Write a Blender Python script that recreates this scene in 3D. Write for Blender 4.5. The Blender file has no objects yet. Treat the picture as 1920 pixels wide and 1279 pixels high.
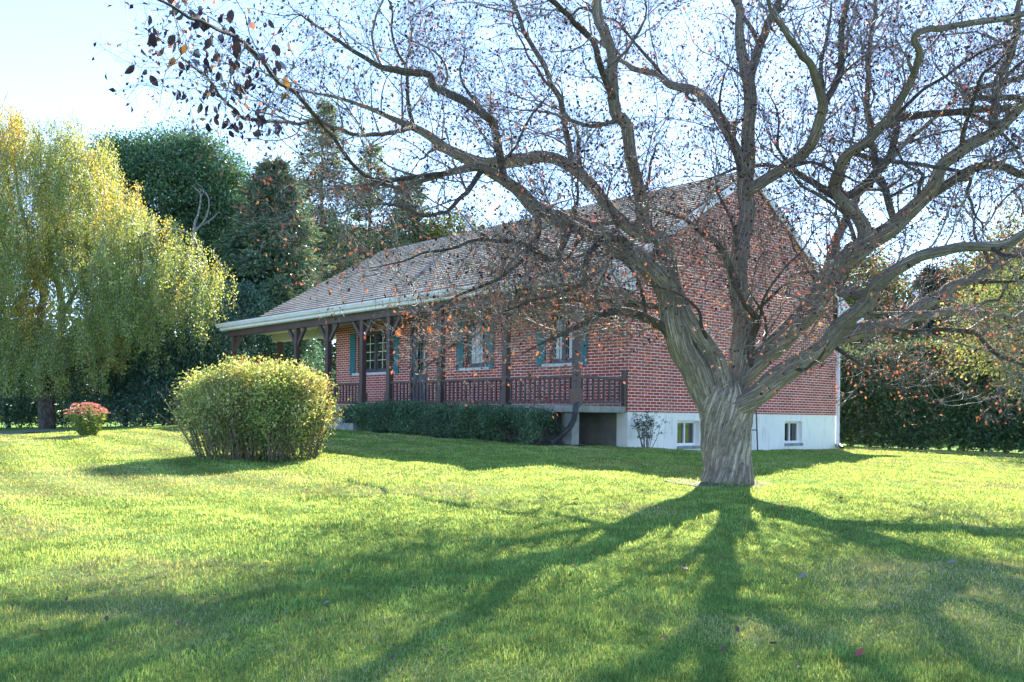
import bpy, math, random
import numpy as np
from mathutils import Vector, Matrix

random.seed(7)
RNG = np.random.default_rng(11)
R = math.radians
SC = bpy.context.scene
COL = SC.collection

# ------------------------------------------------------------------ camera, sky, sun, exposure
F, CX, CY, TH, CAMZ = 1679.0, 960.0, 778.6, R(0.61), 1.6     # focal length and horizon of the photo (pixels of 1920 x 1279)
cam = bpy.data.cameras.new("camera"); camo = bpy.data.objects.new("camera", cam); COL.objects.link(camo)
cam.sensor_width = 36.0; cam.lens = 36.0 * F / 1920.0
cam.shift_y = (CY - 639.5) / 1920.0
cam.clip_start = 0.1; cam.clip_end = 2000.0
camo.matrix_world = Matrix.Translation((0, 0, CAMZ)) @ Matrix.Rotation(R(90), 4, 'X') @ Matrix.Rotation(TH, 4, 'Z')
SC.camera = camo
SUN_AZ, SUN_EL = R(15.5), R(31.0)            # azimuth measured from +Y towards +X
SUN_STRENGTH, SKY_STRENGTH, EXPOSURE = 5.0, 0.15, 2.1
w = bpy.data.worlds.new("World"); SC.world = w; w.use_nodes = True
nt = w.node_tree; bg = nt.nodes["Background"]
sky = nt.nodes.new("ShaderNodeTexSky"); sky.sky_type = 'NISHITA'; sky.sun_disc = False
sky.sun_elevation = SUN_EL; sky.sun_rotation = SUN_AZ
sky.air_density = 0.6; sky.dust_density = 0.03; sky.ozone_density = 2.0; sky.altitude = 60
nt.links.new(sky.outputs[0], bg.inputs[0]); bg.inputs[1].default_value = SKY_STRENGTH
sl = bpy.data.lights.new("sun", 'SUN'); sl.energy = SUN_STRENGTH; sl.angle = R(0.55); sl.color = (1.0, 0.94, 0.82)
so = bpy.data.objects.new("sun", sl); COL.objects.link(so)
sd = Vector((math.sin(SUN_AZ) * math.cos(SUN_EL), math.cos(SUN_AZ) * math.cos(SUN_EL), math.sin(SUN_EL)))
so.rotation_euler = sd.to_track_quat('Z', 'Y').to_euler(); so.location = (5, 30, 25)
SC.view_settings.view_transform = 'Standard'; SC.view_settings.look = 'None'
SC.view_settings.exposure = EXPOSURE; SC.view_settings.gamma = 1.0
SC.render.engine = 'CYCLES'
SC.cycles.max_bounces = 7; SC.cycles.diffuse_bounces = 4; SC.cycles.glossy_bounces = 3
SC.cycles.transmission_bounces = 4; SC.cycles.use_denoising = True

def P(px, py, d):
    """photo direction (px, py) at distance d along the view -> world point"""
    cx = (px - CX) / F; cy = -(py - CY) / F
    x = cx * math.cos(TH) - cy * math.sin(TH); z = cx * math.sin(TH) + cy * math.cos(TH)
    return np.array((x * d, d, CAMZ + z * d))

# ------------------------------------------------------------------ noise
def _h(i, j, k, s):
    n = (i * 374761393 + j * 668265263 + k * 2147483647 + s * 974711) & 0xffffffff
    n = ((n ^ (n >> 13)) * 1274126177) & 0xffffffff
    return ((n ^ (n >> 16)) & 0xffff) / 65535.0
def vnoise(p, seed=0):
    p = np.asarray(p, float); f = np.floor(p); t = p - f; t = t * t * (3 - 2 * t); i = f.astype(np.int64)
    o = 0.0
    for a in (0, 1):
        for b in (0, 1):
            for c in (0, 1):
                wt = (t[..., 0] if a else 1 - t[..., 0]) * (t[..., 1] if b else 1 - t[..., 1]) * (t[..., 2] if c else 1 - t[..., 2])
                o = o + wt * _h(i[..., 0] + a, i[..., 1] + b, i[..., 2] + c, seed)
    return o
def fbm(p, oct=3, seed=0):
    p = np.asarray(p, float); o = 0; a = 1.0; s = 0
    for k in range(oct):
        o = o + a * vnoise(p, seed + 17 * k); s += a; a *= 0.5; p = p * 2.03
    return o / s
def nrm(v): return v / np.maximum(np.linalg.norm(v, axis=-1, keepdims=True), 1e-9)

# ------------------------------------------------------------------ objects
def tag(o, label=None, cat=None, group=None, kind=None):
    if label: o['label'] = label
    if cat: o['category'] = cat
    if group: o['group'] = group
    if kind: o['kind'] = kind
    return o
def empty(name, loc, rz=0.0):
    o = bpy.data.objects.new(name, None); COL.objects.link(o); o.location = [float(c) for c in loc]; o.rotation_euler = (0, 0, rz)
    o.empty_display_size = 0.2
    return o
def link(name, me, mat, parent=None, smooth=False):
    o = bpy.data.objects.new(name, me); COL.objects.link(o)
    for m in (mat if isinstance(mat, (list, tuple)) else [mat]): me.materials.append(m)
    if smooth: me.polygons.foreach_set('use_smooth', np.ones(len(me.polygons), bool))
    if parent is not None: o.parent = parent
    return o
def raw_mesh(name, V, loops, starts, tint=None, uv=None, off=None):
    V = np.asarray(V, np.float32)
    if off is not None: V = V - np.asarray(off, np.float32)
    me = bpy.data.meshes.new(name)
    me.vertices.add(len(V)); me.vertices.foreach_set('co', V.ravel())
    me.loops.add(len(loops)); me.loops.foreach_set('vertex_index', np.asarray(loops, np.int32))
    me.polygons.add(len(starts)); me.polygons.foreach_set('loop_start', np.asarray(starts, np.int32))
    if tint is not None:
        a = me.color_attributes.new('tint', 'FLOAT_COLOR', 'POINT'); a.data.foreach_set('color', np.asarray(tint, np.float32).ravel())
    if uv is not None:
        l = me.uv_layers.new(name='UVMap'); l.data.foreach_set('uv', np.asarray(uv, np.float32)[np.asarray(loops)].ravel())
    me.update(calc_edges=True)
    return me
def wloc(o):                                  # world origin of a top-level thing
    return np.array(o.location)

class MB:
    """collects boxes, bars and prisms into one mesh with metre-scaled UVs"""
    def __init__(s): s.v = []; s.f = []
    def add(s, vs, fs):
        n = len(s.v); s.v += [tuple(map(float, v)) for v in vs]; s.f += [tuple(i + n for i in f) for f in fs]; return s
    def box(s, x0, x1, y0, y1, z0, z1):
        x0, x1 = min(x0, x1), max(x0, x1); y0, y1 = min(y0, y1), max(y0, y1); z0, z1 = min(z0, z1), max(z0, z1)
        return s.add([(x0, y0, z0), (x1, y0, z0), (x1, y1, z0), (x0, y1, z0), (x0, y0, z1), (x1, y0, z1), (x1, y1, z1), (x0, y1, z1)],
                     [(0, 3, 2, 1), (4, 5, 6, 7), (0, 1, 5, 4), (1, 2, 6, 5), (2, 3, 7, 6), (3, 0, 4, 7)])
    def bar(s, a, b, wx, wy):
        a = Vector(a); b = Vector(b); t = (b - a).normalized()
        r = Vector((0, 0, 1)) if abs(t.z) < 0.9 else Vector((1, 0, 0))
        n = t.cross(r).normalized(); m = n.cross(t).normalized()
        c = [n * (sx * wx / 2) + m * (sy * wy / 2) for sx, sy in ((-1, -1), (1, -1), (1, 1), (-1, 1))]
        return s.add([a + k for k in c] + [b + k for k in c], [(3, 2, 1, 0), (4, 5, 6, 7), (0, 1, 5, 4), (1, 2, 6, 5), (2, 3, 7, 6), (3, 0, 4, 7)])
    def prism(s, pts, axis, a, b):
        """closed outline pts (2-D) extruded along axis from a to b"""
        def q(p, t): return (t, p[0], p[1]) if axis == 'x' else ((p[0], t, p[1]) if axis == 'y' else (p[0], p[1], t))
        n = len(pts)
        return s.add([q(p, a) for p in pts] + [q(p, b) for p in pts],
                     [tuple(range(n - 1, -1, -1)), tuple(range(n, 2 * n))] + [(i, (i + 1) % n, n + (i + 1) % n, n + i) for i in range(n)])
    def tube(s, pts, r, sides=10, ribs=0.0):
        pts = [Vector(p) for p in pts]; n = len(pts); V = []; fs = []
        for i, p in enumerate(pts):
            t = (pts[min(i + 1, n - 1)] - pts[max(i - 1, 0)]).normalized()
            ref = Vector((0.3, 1, 0.1)) if abs(t.y) < 0.8 else Vector((1, 0, 0.2))
            a = t.cross(ref).normalized(); b = t.cross(a)
            rr = (r[i] if isinstance(r, (list, tuple)) else r) * (1 + (ribs if i % 2 else -ribs))
            V += [p + a * math.cos(6.28319 * k / sides) * rr + b * math.sin(6.28319 * k / sides) * rr for k in range(sides)]
        for i in range(n - 1):
            for k in range(sides):
                k2 = (k + 1) % sides; fs.append((i * sides + k, i * sides + k2, (i + 1) * sides + k2, (i + 1) * sides + k))
        fs.append(tuple(range(sides - 1, -1, -1))); fs.append(tuple(range((n - 1) * sides, n * sides)))
        return s.add(V, fs)
    def build(s, name, mat, parent=None, bevel=0.0, smooth=False):
        me = bpy.data.meshes.new(name); me.from_pydata(s.v, [], s.f); me.update()
        import bmesh
        bm = bmesh.new(); bm.from_mesh(me); bmesh.ops.recalc_face_normals(bm, faces=bm.faces); bm.to_mesh(me); bm.free()
        uvl = me.uv_layers.new(name='UVMap')
        for p in me.polygons:
            nx, ny, nz = (abs(c) for c in p.normal)
            for li in p.loop_indices:
                c = me.vertices[me.loops[li].vertex_index].co
                uvl.data[li].uv = (c.x, c.y) if nz > 0.8 else ((c.y, c.z) if nx > ny else (c.x, c.z))
        o = link(name, me, mat, parent, smooth)
        if bevel:
            m = o.modifiers.new('bevel', 'BEVEL'); m.width = bevel; m.segments = 2; m.limit_method = 'ANGLE'
        return o
def again(src, parent, loc=None, rz=None):
    o = src.copy(); COL.objects.link(o); o.parent = parent
    if loc is not None: o.location = loc
    if rz is not None: o.rotation_euler.z = rz
    return o

# ------------------------------------------------------------------ materials
def newmat(name):
    m = bpy.data.materials.new(name); m.use_nodes = True
    return m, m.node_tree, m.node_tree.nodes["Principled BSDF"]
def lin(c):
    return tuple((x / 12.92 if x <= 0.04045 else ((x + 0.055) / 1.055) ** 2.4) for x in (k / 255.0 for k in c))
def ramp(nt, fac, stops):
    r = nt.nodes.new("ShaderNodeValToRGB"); nt.links.new(fac, r.inputs[0]); e = r.color_ramp.elements
    while len(e) < len(stops): e.new(0.5)
    for i, (p, c) in enumerate(stops): e[i].position = p; e[i].color = (*c, 1) if len(c) == 3 else c
    return r.outputs[0]
def noise(nt, vec, scale, detail=4.0, rough=0.6):
    n = nt.nodes.new("ShaderNodeTexNoise"); n.inputs['Scale'].default_value = scale; n.inputs['Detail'].default_value = detail
    n.inputs['Roughness'].default_value = rough
    if vec is not None: nt.links.new(vec, n.inputs['Vector'])
    return n.outputs['Fac']
def coords(nt, kind='Object', scale=None):
    t = nt.nodes.new("ShaderNodeTexCoord"); o = t.outputs[kind]
    if scale:
        mp = nt.nodes.new("ShaderNodeMapping"); mp.inputs['Scale'].default_value = scale; nt.links.new(o, mp.inputs[0]); o = mp.outputs[0]
    return o
def bump(nt, h, bsdf, strength=0.4, dist=0.01):
    b = nt.nodes.new("ShaderNodeBump"); b.inputs['Strength'].default_value = strength; b.inputs['Distance'].default_value = dist
    nt.links.new(h, b.inputs['Height']); nt.links.new(b.outputs[0], bsdf.inputs['Normal'])
def mix(nt, a, b, fac, mode='MIX'):
    m = nt.nodes.new("ShaderNodeMix"); m.data_type = 'RGBA'; m.blend_type = mode
    for sock, val in ((m.inputs[6], a), (m.inputs[7], b)):
        if isinstance(val, tuple): sock.default_value = (*val, 1) if len(val) == 3 else val
        else: nt.links.new(val, sock)
    if isinstance(fac, (int, float)): m.inputs[0].default_value = fac
    else: nt.links.new(fac, m.inputs[0])
    return m.outputs[2]
def worn(name, a, b, scale=6.0, rough=0.6, bmp=0.15, stretch=None, metal=0.0, kind='Object'):
    m, t, p = newmat(name); v = coords(t, kind, stretch)
    n = noise(t, v, scale, 5); t.links.new(ramp(t, n, [(0.3, a), (0.7, b)]), p.inputs['Base Color'])
    p.inputs['Roughness'].default_value = rough; p.inputs['Metallic'].default_value = metal
    if bmp: bump(t, noise(t, v, scale * 6, 3), p, bmp, 0.004)
    return m
def leafmat(name, gloss=0.25, rough=0.45, warmth=(1.5, 1.2, 0.6)):
    """leaf colour and see-through share (alpha) come with each leaf"""
    m = bpy.data.materials.new(name); m.use_nodes = True; t = m.node_tree; t.nodes.clear()
    out = t.nodes.new("ShaderNodeOutputMaterial"); at = t.nodes.new("ShaderNodeAttribute"); at.attribute_name = 'tint'
    d = t.nodes.new("ShaderNodeBsdfDiffuse"); tr = t.nodes.new("ShaderNodeBsdfTranslucent"); g = t.nodes.new("ShaderNodeBsdfGlossy")
    g.inputs['Roughness'].default_value = rough; g.inputs['Color'].default_value = (1, 1, 1, 1)
    t.links.new(at.outputs['Color'], d.inputs['Color']); t.links.new(mix(t, at.outputs['Color'], warmth, 1.0, 'MULTIPLY'), tr.inputs['Color'])
    m1 = t.nodes.new("ShaderNodeMixShader"); t.links.new(at.outputs['Alpha'], m1.inputs[0]); t.links.new(d.outputs[0], m1.inputs[1]); t.links.new(tr.outputs[0], m1.inputs[2])
    lw = t.nodes.new("ShaderNodeLayerWeight"); lw.inputs[0].default_value = 0.3
    mm = t.nodes.new("ShaderNodeMath"); mm.operation = 'MULTIPLY'; mm.inputs[1].default_value = gloss; t.links.new(lw.outputs['Fresnel'], mm.inputs[0])
    m2 = t.nodes.new("ShaderNodeMixShader"); t.links.new(mm.outputs[0], m2.inputs[0]); t.links.new(m1.outputs[0], m2.inputs[1]); t.links.new(g.outputs[0], m2.inputs[2])
    t.links.new(m2.outputs[0], out.inputs[0])
    return m
M = {}
M['crab_leaf'] = leafmat('crab_leaf', 0.05, 0.6, (1.3, 1.1, 0.8))
M['leaf'] = leafmat('leaf', 0.12); M['leaf_gloss'] = leafmat('leaf_gloss', 0.2, 0.5, (1.2, 1.1, 0.7)); M['grass'] = leafmat('grass_blade', 0.05, 0.6, (2.15, 1.5, 1.05))

def brick_mat():
    m, t, p = newmat('brick'); uv = coords(t, 'UV')
    b = t.nodes.new("ShaderNodeTexBrick"); t.links.new(uv, b.inputs['Vector'])
    b.inputs['Scale'].default_value = 1.0; b.inputs['Brick Width'].default_value = 0.217; b.inputs['Row Height'].default_value = 0.0677
    b.inputs['Mortar Size'].default_value = 0.0068; b.inputs['Mortar Smooth'].default_value = 0.12; b.inputs['Bias'].default_value = -0.1
    b.inputs['Color1'].default_value = (*lin((190, 84, 68)), 1); b.inputs['Color2'].default_value = (*lin((152, 60, 50)), 1)
    b.inputs['Mortar'].default_value = (0.92, 0.86, 0.80, 1)
    n = noise(t, uv, 2.2, 5); c = mix(t, b.outputs[0], ramp(t, n, [(0.35, (1, 1, 1)), (0.75, (0.66, 0.63, 0.62))]), 0.85, 'MULTIPLY')
    n2 = noise(t, uv, 60, 3); c = mix(t, c, ramp(t, n2, [(0.3, (0.8, 0.8, 0.8)), (0.7, (1.15, 1.12, 1.1))]), 0.6, 'MULTIPLY')
    t.links.new(c, p.inputs['Base Color']); p.inputs['Roughness'].default_value = 0.85
    inv = t.nodes.new("ShaderNodeMath"); inv.operation = 'SUBTRACT'; inv.inputs[0].default_value = 1.0; t.links.new(b.outputs['Fac'], inv.inputs[1])
    bump(t, inv.outputs[0], p, 0.7, 0.008)
    return m
def shingle_mat():
    m, t, p = newmat('shingle'); uv = coords(t, 'UV')
    b = t.nodes.new("ShaderNodeTexBrick"); t.links.new(uv, b.inputs['Vector'])
    b.inputs['Scale'].default_value = 1.0; b.inputs['Brick Width'].default_value = 0.31; b.inputs['Row Height'].default_value = 0.19
    b.inputs['Mortar Size'].default_value = 0.005; b.inputs['Color1'].default_value = (0.54, 0.475, 0.42, 1); b.inputs['Color2'].default_value = (0.41, 0.355, 0.31, 1)
    b.inputs['Mortar'].default_value = (0.09, 0.08, 0.075, 1)  # dark tab joints; course lines also put the butt shadow into the colour
    n = noise(t, uv, 0.9, 6); c = mix(t, b.outputs[0], ramp(t, n, [(0.3, (0.72, 0.72, 0.72)), (0.7, (1.2, 1.17, 1.12))]), 0.7, 'MULTIPLY')
    n2 = noise(t, uv, 90, 2); c = mix(t, c, ramp(t, n2, [(0.35, (0.7, 0.7, 0.7)), (0.65, (1.3, 1.3, 1.3))]), 0.5, 'MULTIPLY')
    t.links.new(c, p.inputs['Base Color']); p.inputs['Roughness'].default_value = 0.9
    bump(t, n2, p, 0.3, 0.003)
    return m
def bark_mat(name, dark, light, moss=(0.05, 0.06, 0.02), moss_amt=0.5, su=14.0, sv=2.2):
    m, t, p = newmat(name); uv = coords(t, 'UV', (su, sv, 1))
    n0 = noise(t, uv, 1.0, 7, 0.68); ob = coords(t, 'Object')
    fr = t.nodes.new("ShaderNodeMath"); fr.operation = 'SUBTRACT'; t.links.new(n0, fr.inputs[0]); fr.inputs[1].default_value = 0.5
    ab = t.nodes.new("ShaderNodeMath"); ab.operation = 'ABSOLUTE'; t.links.new(fr.outputs[0], ab.inputs[0])
    n = ab.outputs[0]
    c = ramp(t, n, [(0.0, dark), (0.035, tuple(0.6 * a + 0.4 * b for a, b in zip(dark, light))), (0.10, light), (0.2, tuple(1.15 * b for b in light))])
    uv2 = coords(t, 'UV', (su * 1.3, sv * 11.0, 1)); cr = noise(t, uv2, 1.0, 4, 0.6); c = mix(t, c, ramp(t, cr, [(0.34, (0.42, 0.40, 0.38)), (0.47, (1, 1, 1)), (0.7, (1.18, 1.16, 1.12))]), 0.75, 'MULTIPLY')
    mo = noise(t, ob, 2.4, 5); c = mix(t, c, moss, ramp(t, mo, [(0.52, (0, 0, 0)), (0.7, (moss_amt,) * 3)]))
    li = noise(t, ob, 16, 3); c = mix(t, c, (0.36, 0.36, 0.32), ramp(t, li, [(0.62, (0, 0, 0)), (0.72, (0.55,) * 3)]))
    t.links.new(c, p.inputs['Base Color']); p.inputs['Roughness'].default_value = 0.9; hm = mix(t, ramp(t, n, [(0, (0, 0, 0)), (0.12, (1, 1, 1))]), ramp(t, cr, [(0.32, (0.1, 0.1, 0.1)), (0.5, (1, 1, 1))]), 0.45, 'MULTIPLY'); bump(t, hm, p, 0.9, 0.022)
    return m
def glass_mat(name, tint, rough=0.02):
    m, t, p = newmat(name); n = noise(t, coords(t), 3.0, 2)
    t.links.new(ramp(t, n, [(0.3, tint), (0.7, tuple(c * 1.6 for c in tint))]), p.inputs['Base Color'])
    p.inputs['Roughness'].default_value = rough; p.inputs['IOR'].default_value = 1.9
    bump(t, noise(t, coords(t), 1.6, 1), p, 0.05, 0.02)
    return m
M['brick'] = brick_mat(); M['shingle'] = shingle_mat()
M['bark'] = bark_mat('crabapple_bark', (0.15, 0.115, 0.095), (0.54, 0.45, 0.37), (0.09, 0.09, 0.04), 0.22, 24.0, 1.15)
M['bark_young_backlit'] = bark_mat('young_bark_backlit', (0.065, 0.048, 0.043), (0.21, 0.165, 0.145), (0.06, 0.065, 0.03), 0.25, 14.0, 1.6)  # young bark, plus the silhouette darkness of backlit limbs put into its colour
M['twig'] = worn('twig_bark', (0.075, 0.058, 0.055), (0.25, 0.205, 0.19), 9, 0.6, 0)
M['darkbark'] = bark_mat('dark_bark', (0.03, 0.025, 0.02), (0.12, 0.10, 0.085), moss_amt=0.2)
M['birchbark'] = bark_mat('birch_bark', (0.10, 0.09, 0.08), (0.55, 0.53, 0.48), moss_amt=0.1, su=3.0, sv=9.0)
M['brown'] = worn('brown_stained_wood', lin((70, 52, 52)), lin((88, 68, 66)), 3, 0.55, 0.2, (1, 1, 0.2))
M['blockbrown'] = worn('brown_post_base', lin((92, 66, 56)), lin((112, 84, 72)), 5, 0.6)
M['mauve'] = worn('brown_downspout_metal', lin((132, 98, 96)), lin((150, 116, 112)), 3, 0.4, 0.05)
M['white'] = worn('white_aluminium', (0.70, 0.65, 0.70), (0.82, 0.77, 0.81), 3, 0.4, 0.03)
M['soffit'] = worn('cream_soffit', (0.52, 0.50, 0.40), (0.60, 0.58, 0.48), 2, 0.6, 0.05)
M['found'] = None
def found_mat():
    m, t, p = newmat('white_painted_concrete'); v = coords(t)
    c = ramp(t, noise(t, v, 1.3, 6), [(0.3, (0.78, 0.75, 0.70)), (0.7, (0.88, 0.85, 0.80))])
    s = noise(t, coords(t, 'Object', (3, 3, 0.5)), 2.5, 6, 0.7); c = mix(t, c, (0.36, 0.33, 0.28), ramp(t, s, [(0.54, (0, 0, 0)), (0.74, (0.6,) * 3)]))
    t.links.new(c, p.inputs['Base Color']); p.inputs['Roughness'].default_value = 0.8; bump(t, noise(t, v, 22, 5), p, 0.25, 0.006)
    return m
M['found'] = found_mat()
M['concrete'] = worn('weathered_concrete', (0.18, 0.19, 0.17), (0.34, 0.35, 0.32), 3.5, 0.9, 0.4)
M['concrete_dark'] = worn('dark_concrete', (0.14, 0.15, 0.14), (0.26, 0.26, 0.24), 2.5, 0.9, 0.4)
M['teal'] = worn('teal_shutter_paint', lin((24, 96, 108)), lin((40, 116, 126)), 4, 0.5, 0.1)
M['frame'] = worn('slate_window_paint', lin((62, 58, 68)), lin((78, 74, 84)), 4, 0.45, 0.05)
M['doorpaint'] = worn('slate_blue_door_paint', lin((58, 62, 78)), lin((76, 82, 98)), 3, 0.45, 0.05)
M['cream'] = worn('cream_muntin', (0.66, 0.64, 0.55), (0.76, 0.74, 0.66), 4, 0.5, 0)
M['sillstone'] = worn('pale_stone_sill', (0.52, 0.53, 0.54), (0.66, 0.67, 0.68), 6, 0.7, 0.1)
M['glass'] = glass_mat('window_glass', (0.012, 0.016, 0.014)); M['glass2'] = glass_mat('basement_glass', (0.02, 0.022, 0.018))
M['vinyl'] = worn('white_vinyl_frame', (0.72, 0.73, 0.73), (0.80, 0.81, 0.81), 5, 0.4, 0)
M['curtain'] = worn('curtain_cloth', (0.50, 0.52, 0.46), (0.66, 0.66, 0.60), 8, 0.9, 0)
M['blackplastic'] = worn('black_corrugated_plastic', (0.02, 0.021, 0.026), (0.05, 0.052, 0.06), 6, 0.4, 0)
M['steel'] = worn('galvanised_steel', (0.55, 0.56, 0.60), (0.72, 0.73, 0.76), 6, 0.4, 0, None, 0.4)
M['iron'] = worn('rusty_iron', (0.07, 0.05, 0.045), (0.16, 0.12, 0.11), 14, 0.7, 0.2)
M['soil'] = worn('bare_soil', (0.05, 0.042, 0.033), (0.14, 0.12, 0.095), 8, 0.95, 0.5)
def amber():
    m, t, p = newmat('amber_lamp_glass'); t.links.new(ramp(t, noise(t, coords(t), 20, 2), [(0.3, (0.7, 0.16, 0.02)), (0.7, (0.9, 0.34, 0.06))]), p.inputs['Base Color'])
    p.inputs['Roughness'].default_value = 0.2; p.inputs['Emission Color'].default_value = (1, 0.28, 0.04, 1); p.inputs['Emission Strength'].default_value = 0.16
    return m
M['amber'] = amber()

# ------------------------------------------------------------------ ground
HC = np.array((2.49, 19.2)); UA = R(42.9)
U = np.array((-math.sin(UA), math.cos(UA))); Vv = np.array((math.cos(UA), math.sin(UA)))   # along the front (away) / along the side (away)
def hp(s, y): return HC + U * s + Vv * y          # plan point: s metres left along the front, y metres behind the front wall
_c = [(0, 0, -1.27), (-3, 2, -1.19), (3, 2, -1.18), (-2.5, 5, -1.045), (2.5, 5, -1.035), (0, 8, -0.895), (5, 8, -0.93), (-5, 8, -0.93), (2.62, 11, -0.80), (-3.95, 14, -0.735),
      (0, 13, -0.70), (6.5, 14, -0.86), (10, 14, -1.0), (-8.5, 18, -0.51), (-9, 11, -0.82), (-12, 14, -0.82), (0, -20, -1.6), (-25, 0, -1.4), (25, 0, -1.4),
      (*hp(0, 0), -0.66), (*hp(0, 2.7), -0.81), (*hp(0, 9.2), -0.86), (*hp(-3, 5), -0.84), (*hp(0, -1.6), -0.60), (*hp(4, -2), -0.48), (*hp(8.5, -2), -0.38), (*hp(12, -2), -0.36), (*hp(15.5, -2), -0.40),
      (*hp(8, 5), -0.55), (*hp(8, 12), -0.8), (-14.3, 25, -0.72), (-15.6, 30, -0.64), (-22, 26, -0.8), (11.8, 31, -0.93), (14.9, 26, -0.98), (9, 21, -0.86), (20, 20, -1.1),
      (-20, 45, -0.8), (0, 50, -0.9), (20, 45, -1.0), (60, 60, -0.9), (-60, 60, -0.9), (0, 90, -0.9), (70, 0, -1.2), (-70, 0, -1.2)]
_c = np.array(_c); _n = len(_c)
def _phi(r2): return np.where(r2 > 0, 0.5 * r2 * np.log(np.maximum(r2, 1e-9)), 0.0)
_A = np.zeros((_n + 3, _n + 3)); _d = ((_c[:, None, :2] - _c[None, :, :2]) ** 2).sum(-1)
_A[:_n, :_n] = _phi(_d) + 0.6 * np.eye(_n); _A[:_n, _n] = 1; _A[:_n, _n + 1:] = _c[:, :2]; _A[_n:, :_n] = _A[:_n, _n:].T
_w = np.linalg.solve(_A, np.concatenate([_c[:, 2], np.zeros(3)]))
def ground(x, y):
    x = np.asarray(x, float); y = np.asarray(y, float); sh = x.shape; q = np.stack([x.ravel(), y.ravel()], 1); o = np.zeros(len(q))
    for i in range(0, len(q), 20000):
        k = q[i:i + 20000]; o[i:i + 20000] = _phi(((k[:, None] - _c[None, :, :2]) ** 2).sum(-1)) @ _w[:_n] + _w[_n] + k @ _w[_n + 1:]
    far = np.clip((np.hypot(q[:, 0], q[:, 1] - 15) - 45) / 40, 0, 1); o = o * (1 - far) - 0.95 * far
    e = np.stack([q[:, 0], q[:, 1], 0 * q[:, 0]], 1)
    o = o + (1 - far) * (0.05 * (fbm(e * 0.8, 2, 5) - 0.5) + 0.035 * (vnoise(e * 2.6, 9) - 0.5) + 0.022 * (vnoise(e * 5.2, 19) - 0.5))
    return (CAMZ + o).reshape(sh)
def gz(x, y): return float(ground(np.array([x]), np.array([y]))[0])
def axis(lo, hi, fine_lo, fine_hi, st):
    a = list(np.arange(fine_lo, fine_hi, st)); s = st
    while a[-1] < hi: s *= 1.25; a.append(a[-1] + s)
    s = st
    while a[0] > lo: s *= 1.25; a.insert(0, a[0] - s)
    return np.array(a)
gx = axis(-500, 500, -14, 14, 0.1); gy = axis(-200, 900, 2.4, 30, 0.1)
GX, GY = np.meshgrid(gx, gy); GZ = ground(GX, GY)
nx, ny = len(gx), len(gy)
i0 = (np.arange(ny - 1)[:, None] * nx + np.arange(nx - 1)[None]).ravel()
loops = np.stack([i0, i0 + 1, i0 + nx + 1, i0 + nx], 1).ravel()
def lawn_mat():
    m, t, p = newmat('lawn_turf'); v = coords(t)
    a = noise(t, v, 0.55, 6, 0.6); b = noise(t, v, 38, 5, 0.7); c3 = noise(t, v, 4.5, 4)
    c = ramp(t, b, [(0.28, (0.06, 0.11, 0.025)), (0.5, (0.15, 0.26, 0.055)), (0.75, (0.27, 0.39, 0.10))])
    c = mix(t, c, (0.30, 0.27, 0.14), ramp(t, a, [(0.52, (0, 0, 0)), (0.74, (0.6,) * 3)]))
    c = mix(t, c, (0.13, 0.20, 0.03), ramp(t, c3, [(0.45, (0, 0, 0)), (0.7, (0.4,) * 3)]))
    t.links.new(c, p.inputs['Base Color']); p.inputs['Roughness'].default_value = 1.0; p.inputs['Specular IOR Level'].default_value = 0.05; bump(t, b, p, 0.8, 0.03)
    return m
M['lawn'] = lawn_mat()
lawn = link('lawn', raw_mesh('lawn', np.stack([GX, GY, GZ], -1).reshape(-1, 3), loops, np.arange(len(i0)) * 4), M['lawn'], None, True)
tag(lawn, 'mown green lawn rising gently towards the brick house', 'lawn', kind='structure')

def sheet(name, xs, ys, mat, dz, edge=None):
    X, Y = np.meshgrid(xs, ys)
    if edge is not None: X, Y = edge(X, Y)
    Z = ground(X, Y) + dz; n, m = len(xs), len(ys); i = (np.arange(m - 1)[:, None] * n + np.arange(n - 1)[None]).ravel()
    return link(name, raw_mesh(name, np.stack([X, Y, Z], -1).reshape(-1, 3), np.stack([i, i + 1, i + n + 1, i + n], 1).ravel(), np.arange(len(i)) * 4), mat, None, True)
M['asphalt'] = worn('driveway_asphalt', (0.10, 0.10, 0.105), (0.19, 0.19, 0.19), 9, 0.9, 0.3)
dw = sheet('driveway', np.linspace(-40, -12.4, 70), np.linspace(23.2, 27.2, 12), M['asphalt'], 0.05)
tag(dw, 'grey asphalt driveway at the far left edge of the lawn', 'driveway', kind='structure')

# ------------------------------------------------------------------ house
ZH = CAMZ - 0.68
house = empty('brick_house', (*HC, ZH), -(R(90) - UA))
tag(house, 'single storey red brick house with grey shingle roof and long covered porch', 'house')
def z(c): return c + 0.68                         # height above the camera level -> house height
LEN, DEP, RL = 11.7, 9.16, 15.95                  # brick front, depth, roof length (x runs to -LEN)
ZB, ZS, ZP = z(0.095), z(2.68), z(0.215)          # brick bottom, soffit, porch floor
def wall_rects(a0, a1, z0, z1, holes):
    """rectangles covering a0..a1 x z0..z1 without the holes (a0,a1,z0,z1)"""
    xs = sorted({a0, a1, *[h[0] for h in holes], *[h[1] for h in holes]}); out = []
    for p, q in zip(xs[:-1], xs[1:]):
        c = (p + q) / 2; zz = z0
        for h in sorted((h for h in holes if h[0] <= c <= h[1]), key=lambda h: h[2]):
            if h[2] > zz: out.append((p, q, zz, h[2]))
            zz = h[3]
        if zz < z1: out.append((p, q, zz, z1))
    return out
front_holes = [(-10.5, -8.75, z(1.21), z(2.43)), (-5.45, -4.7, z(1.21), z(2.43)), (-2.4, -1.52, z(1.21), z(2.43)), (-7.87, -7.05, ZP, z(2.39))]
T = 0.24
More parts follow.
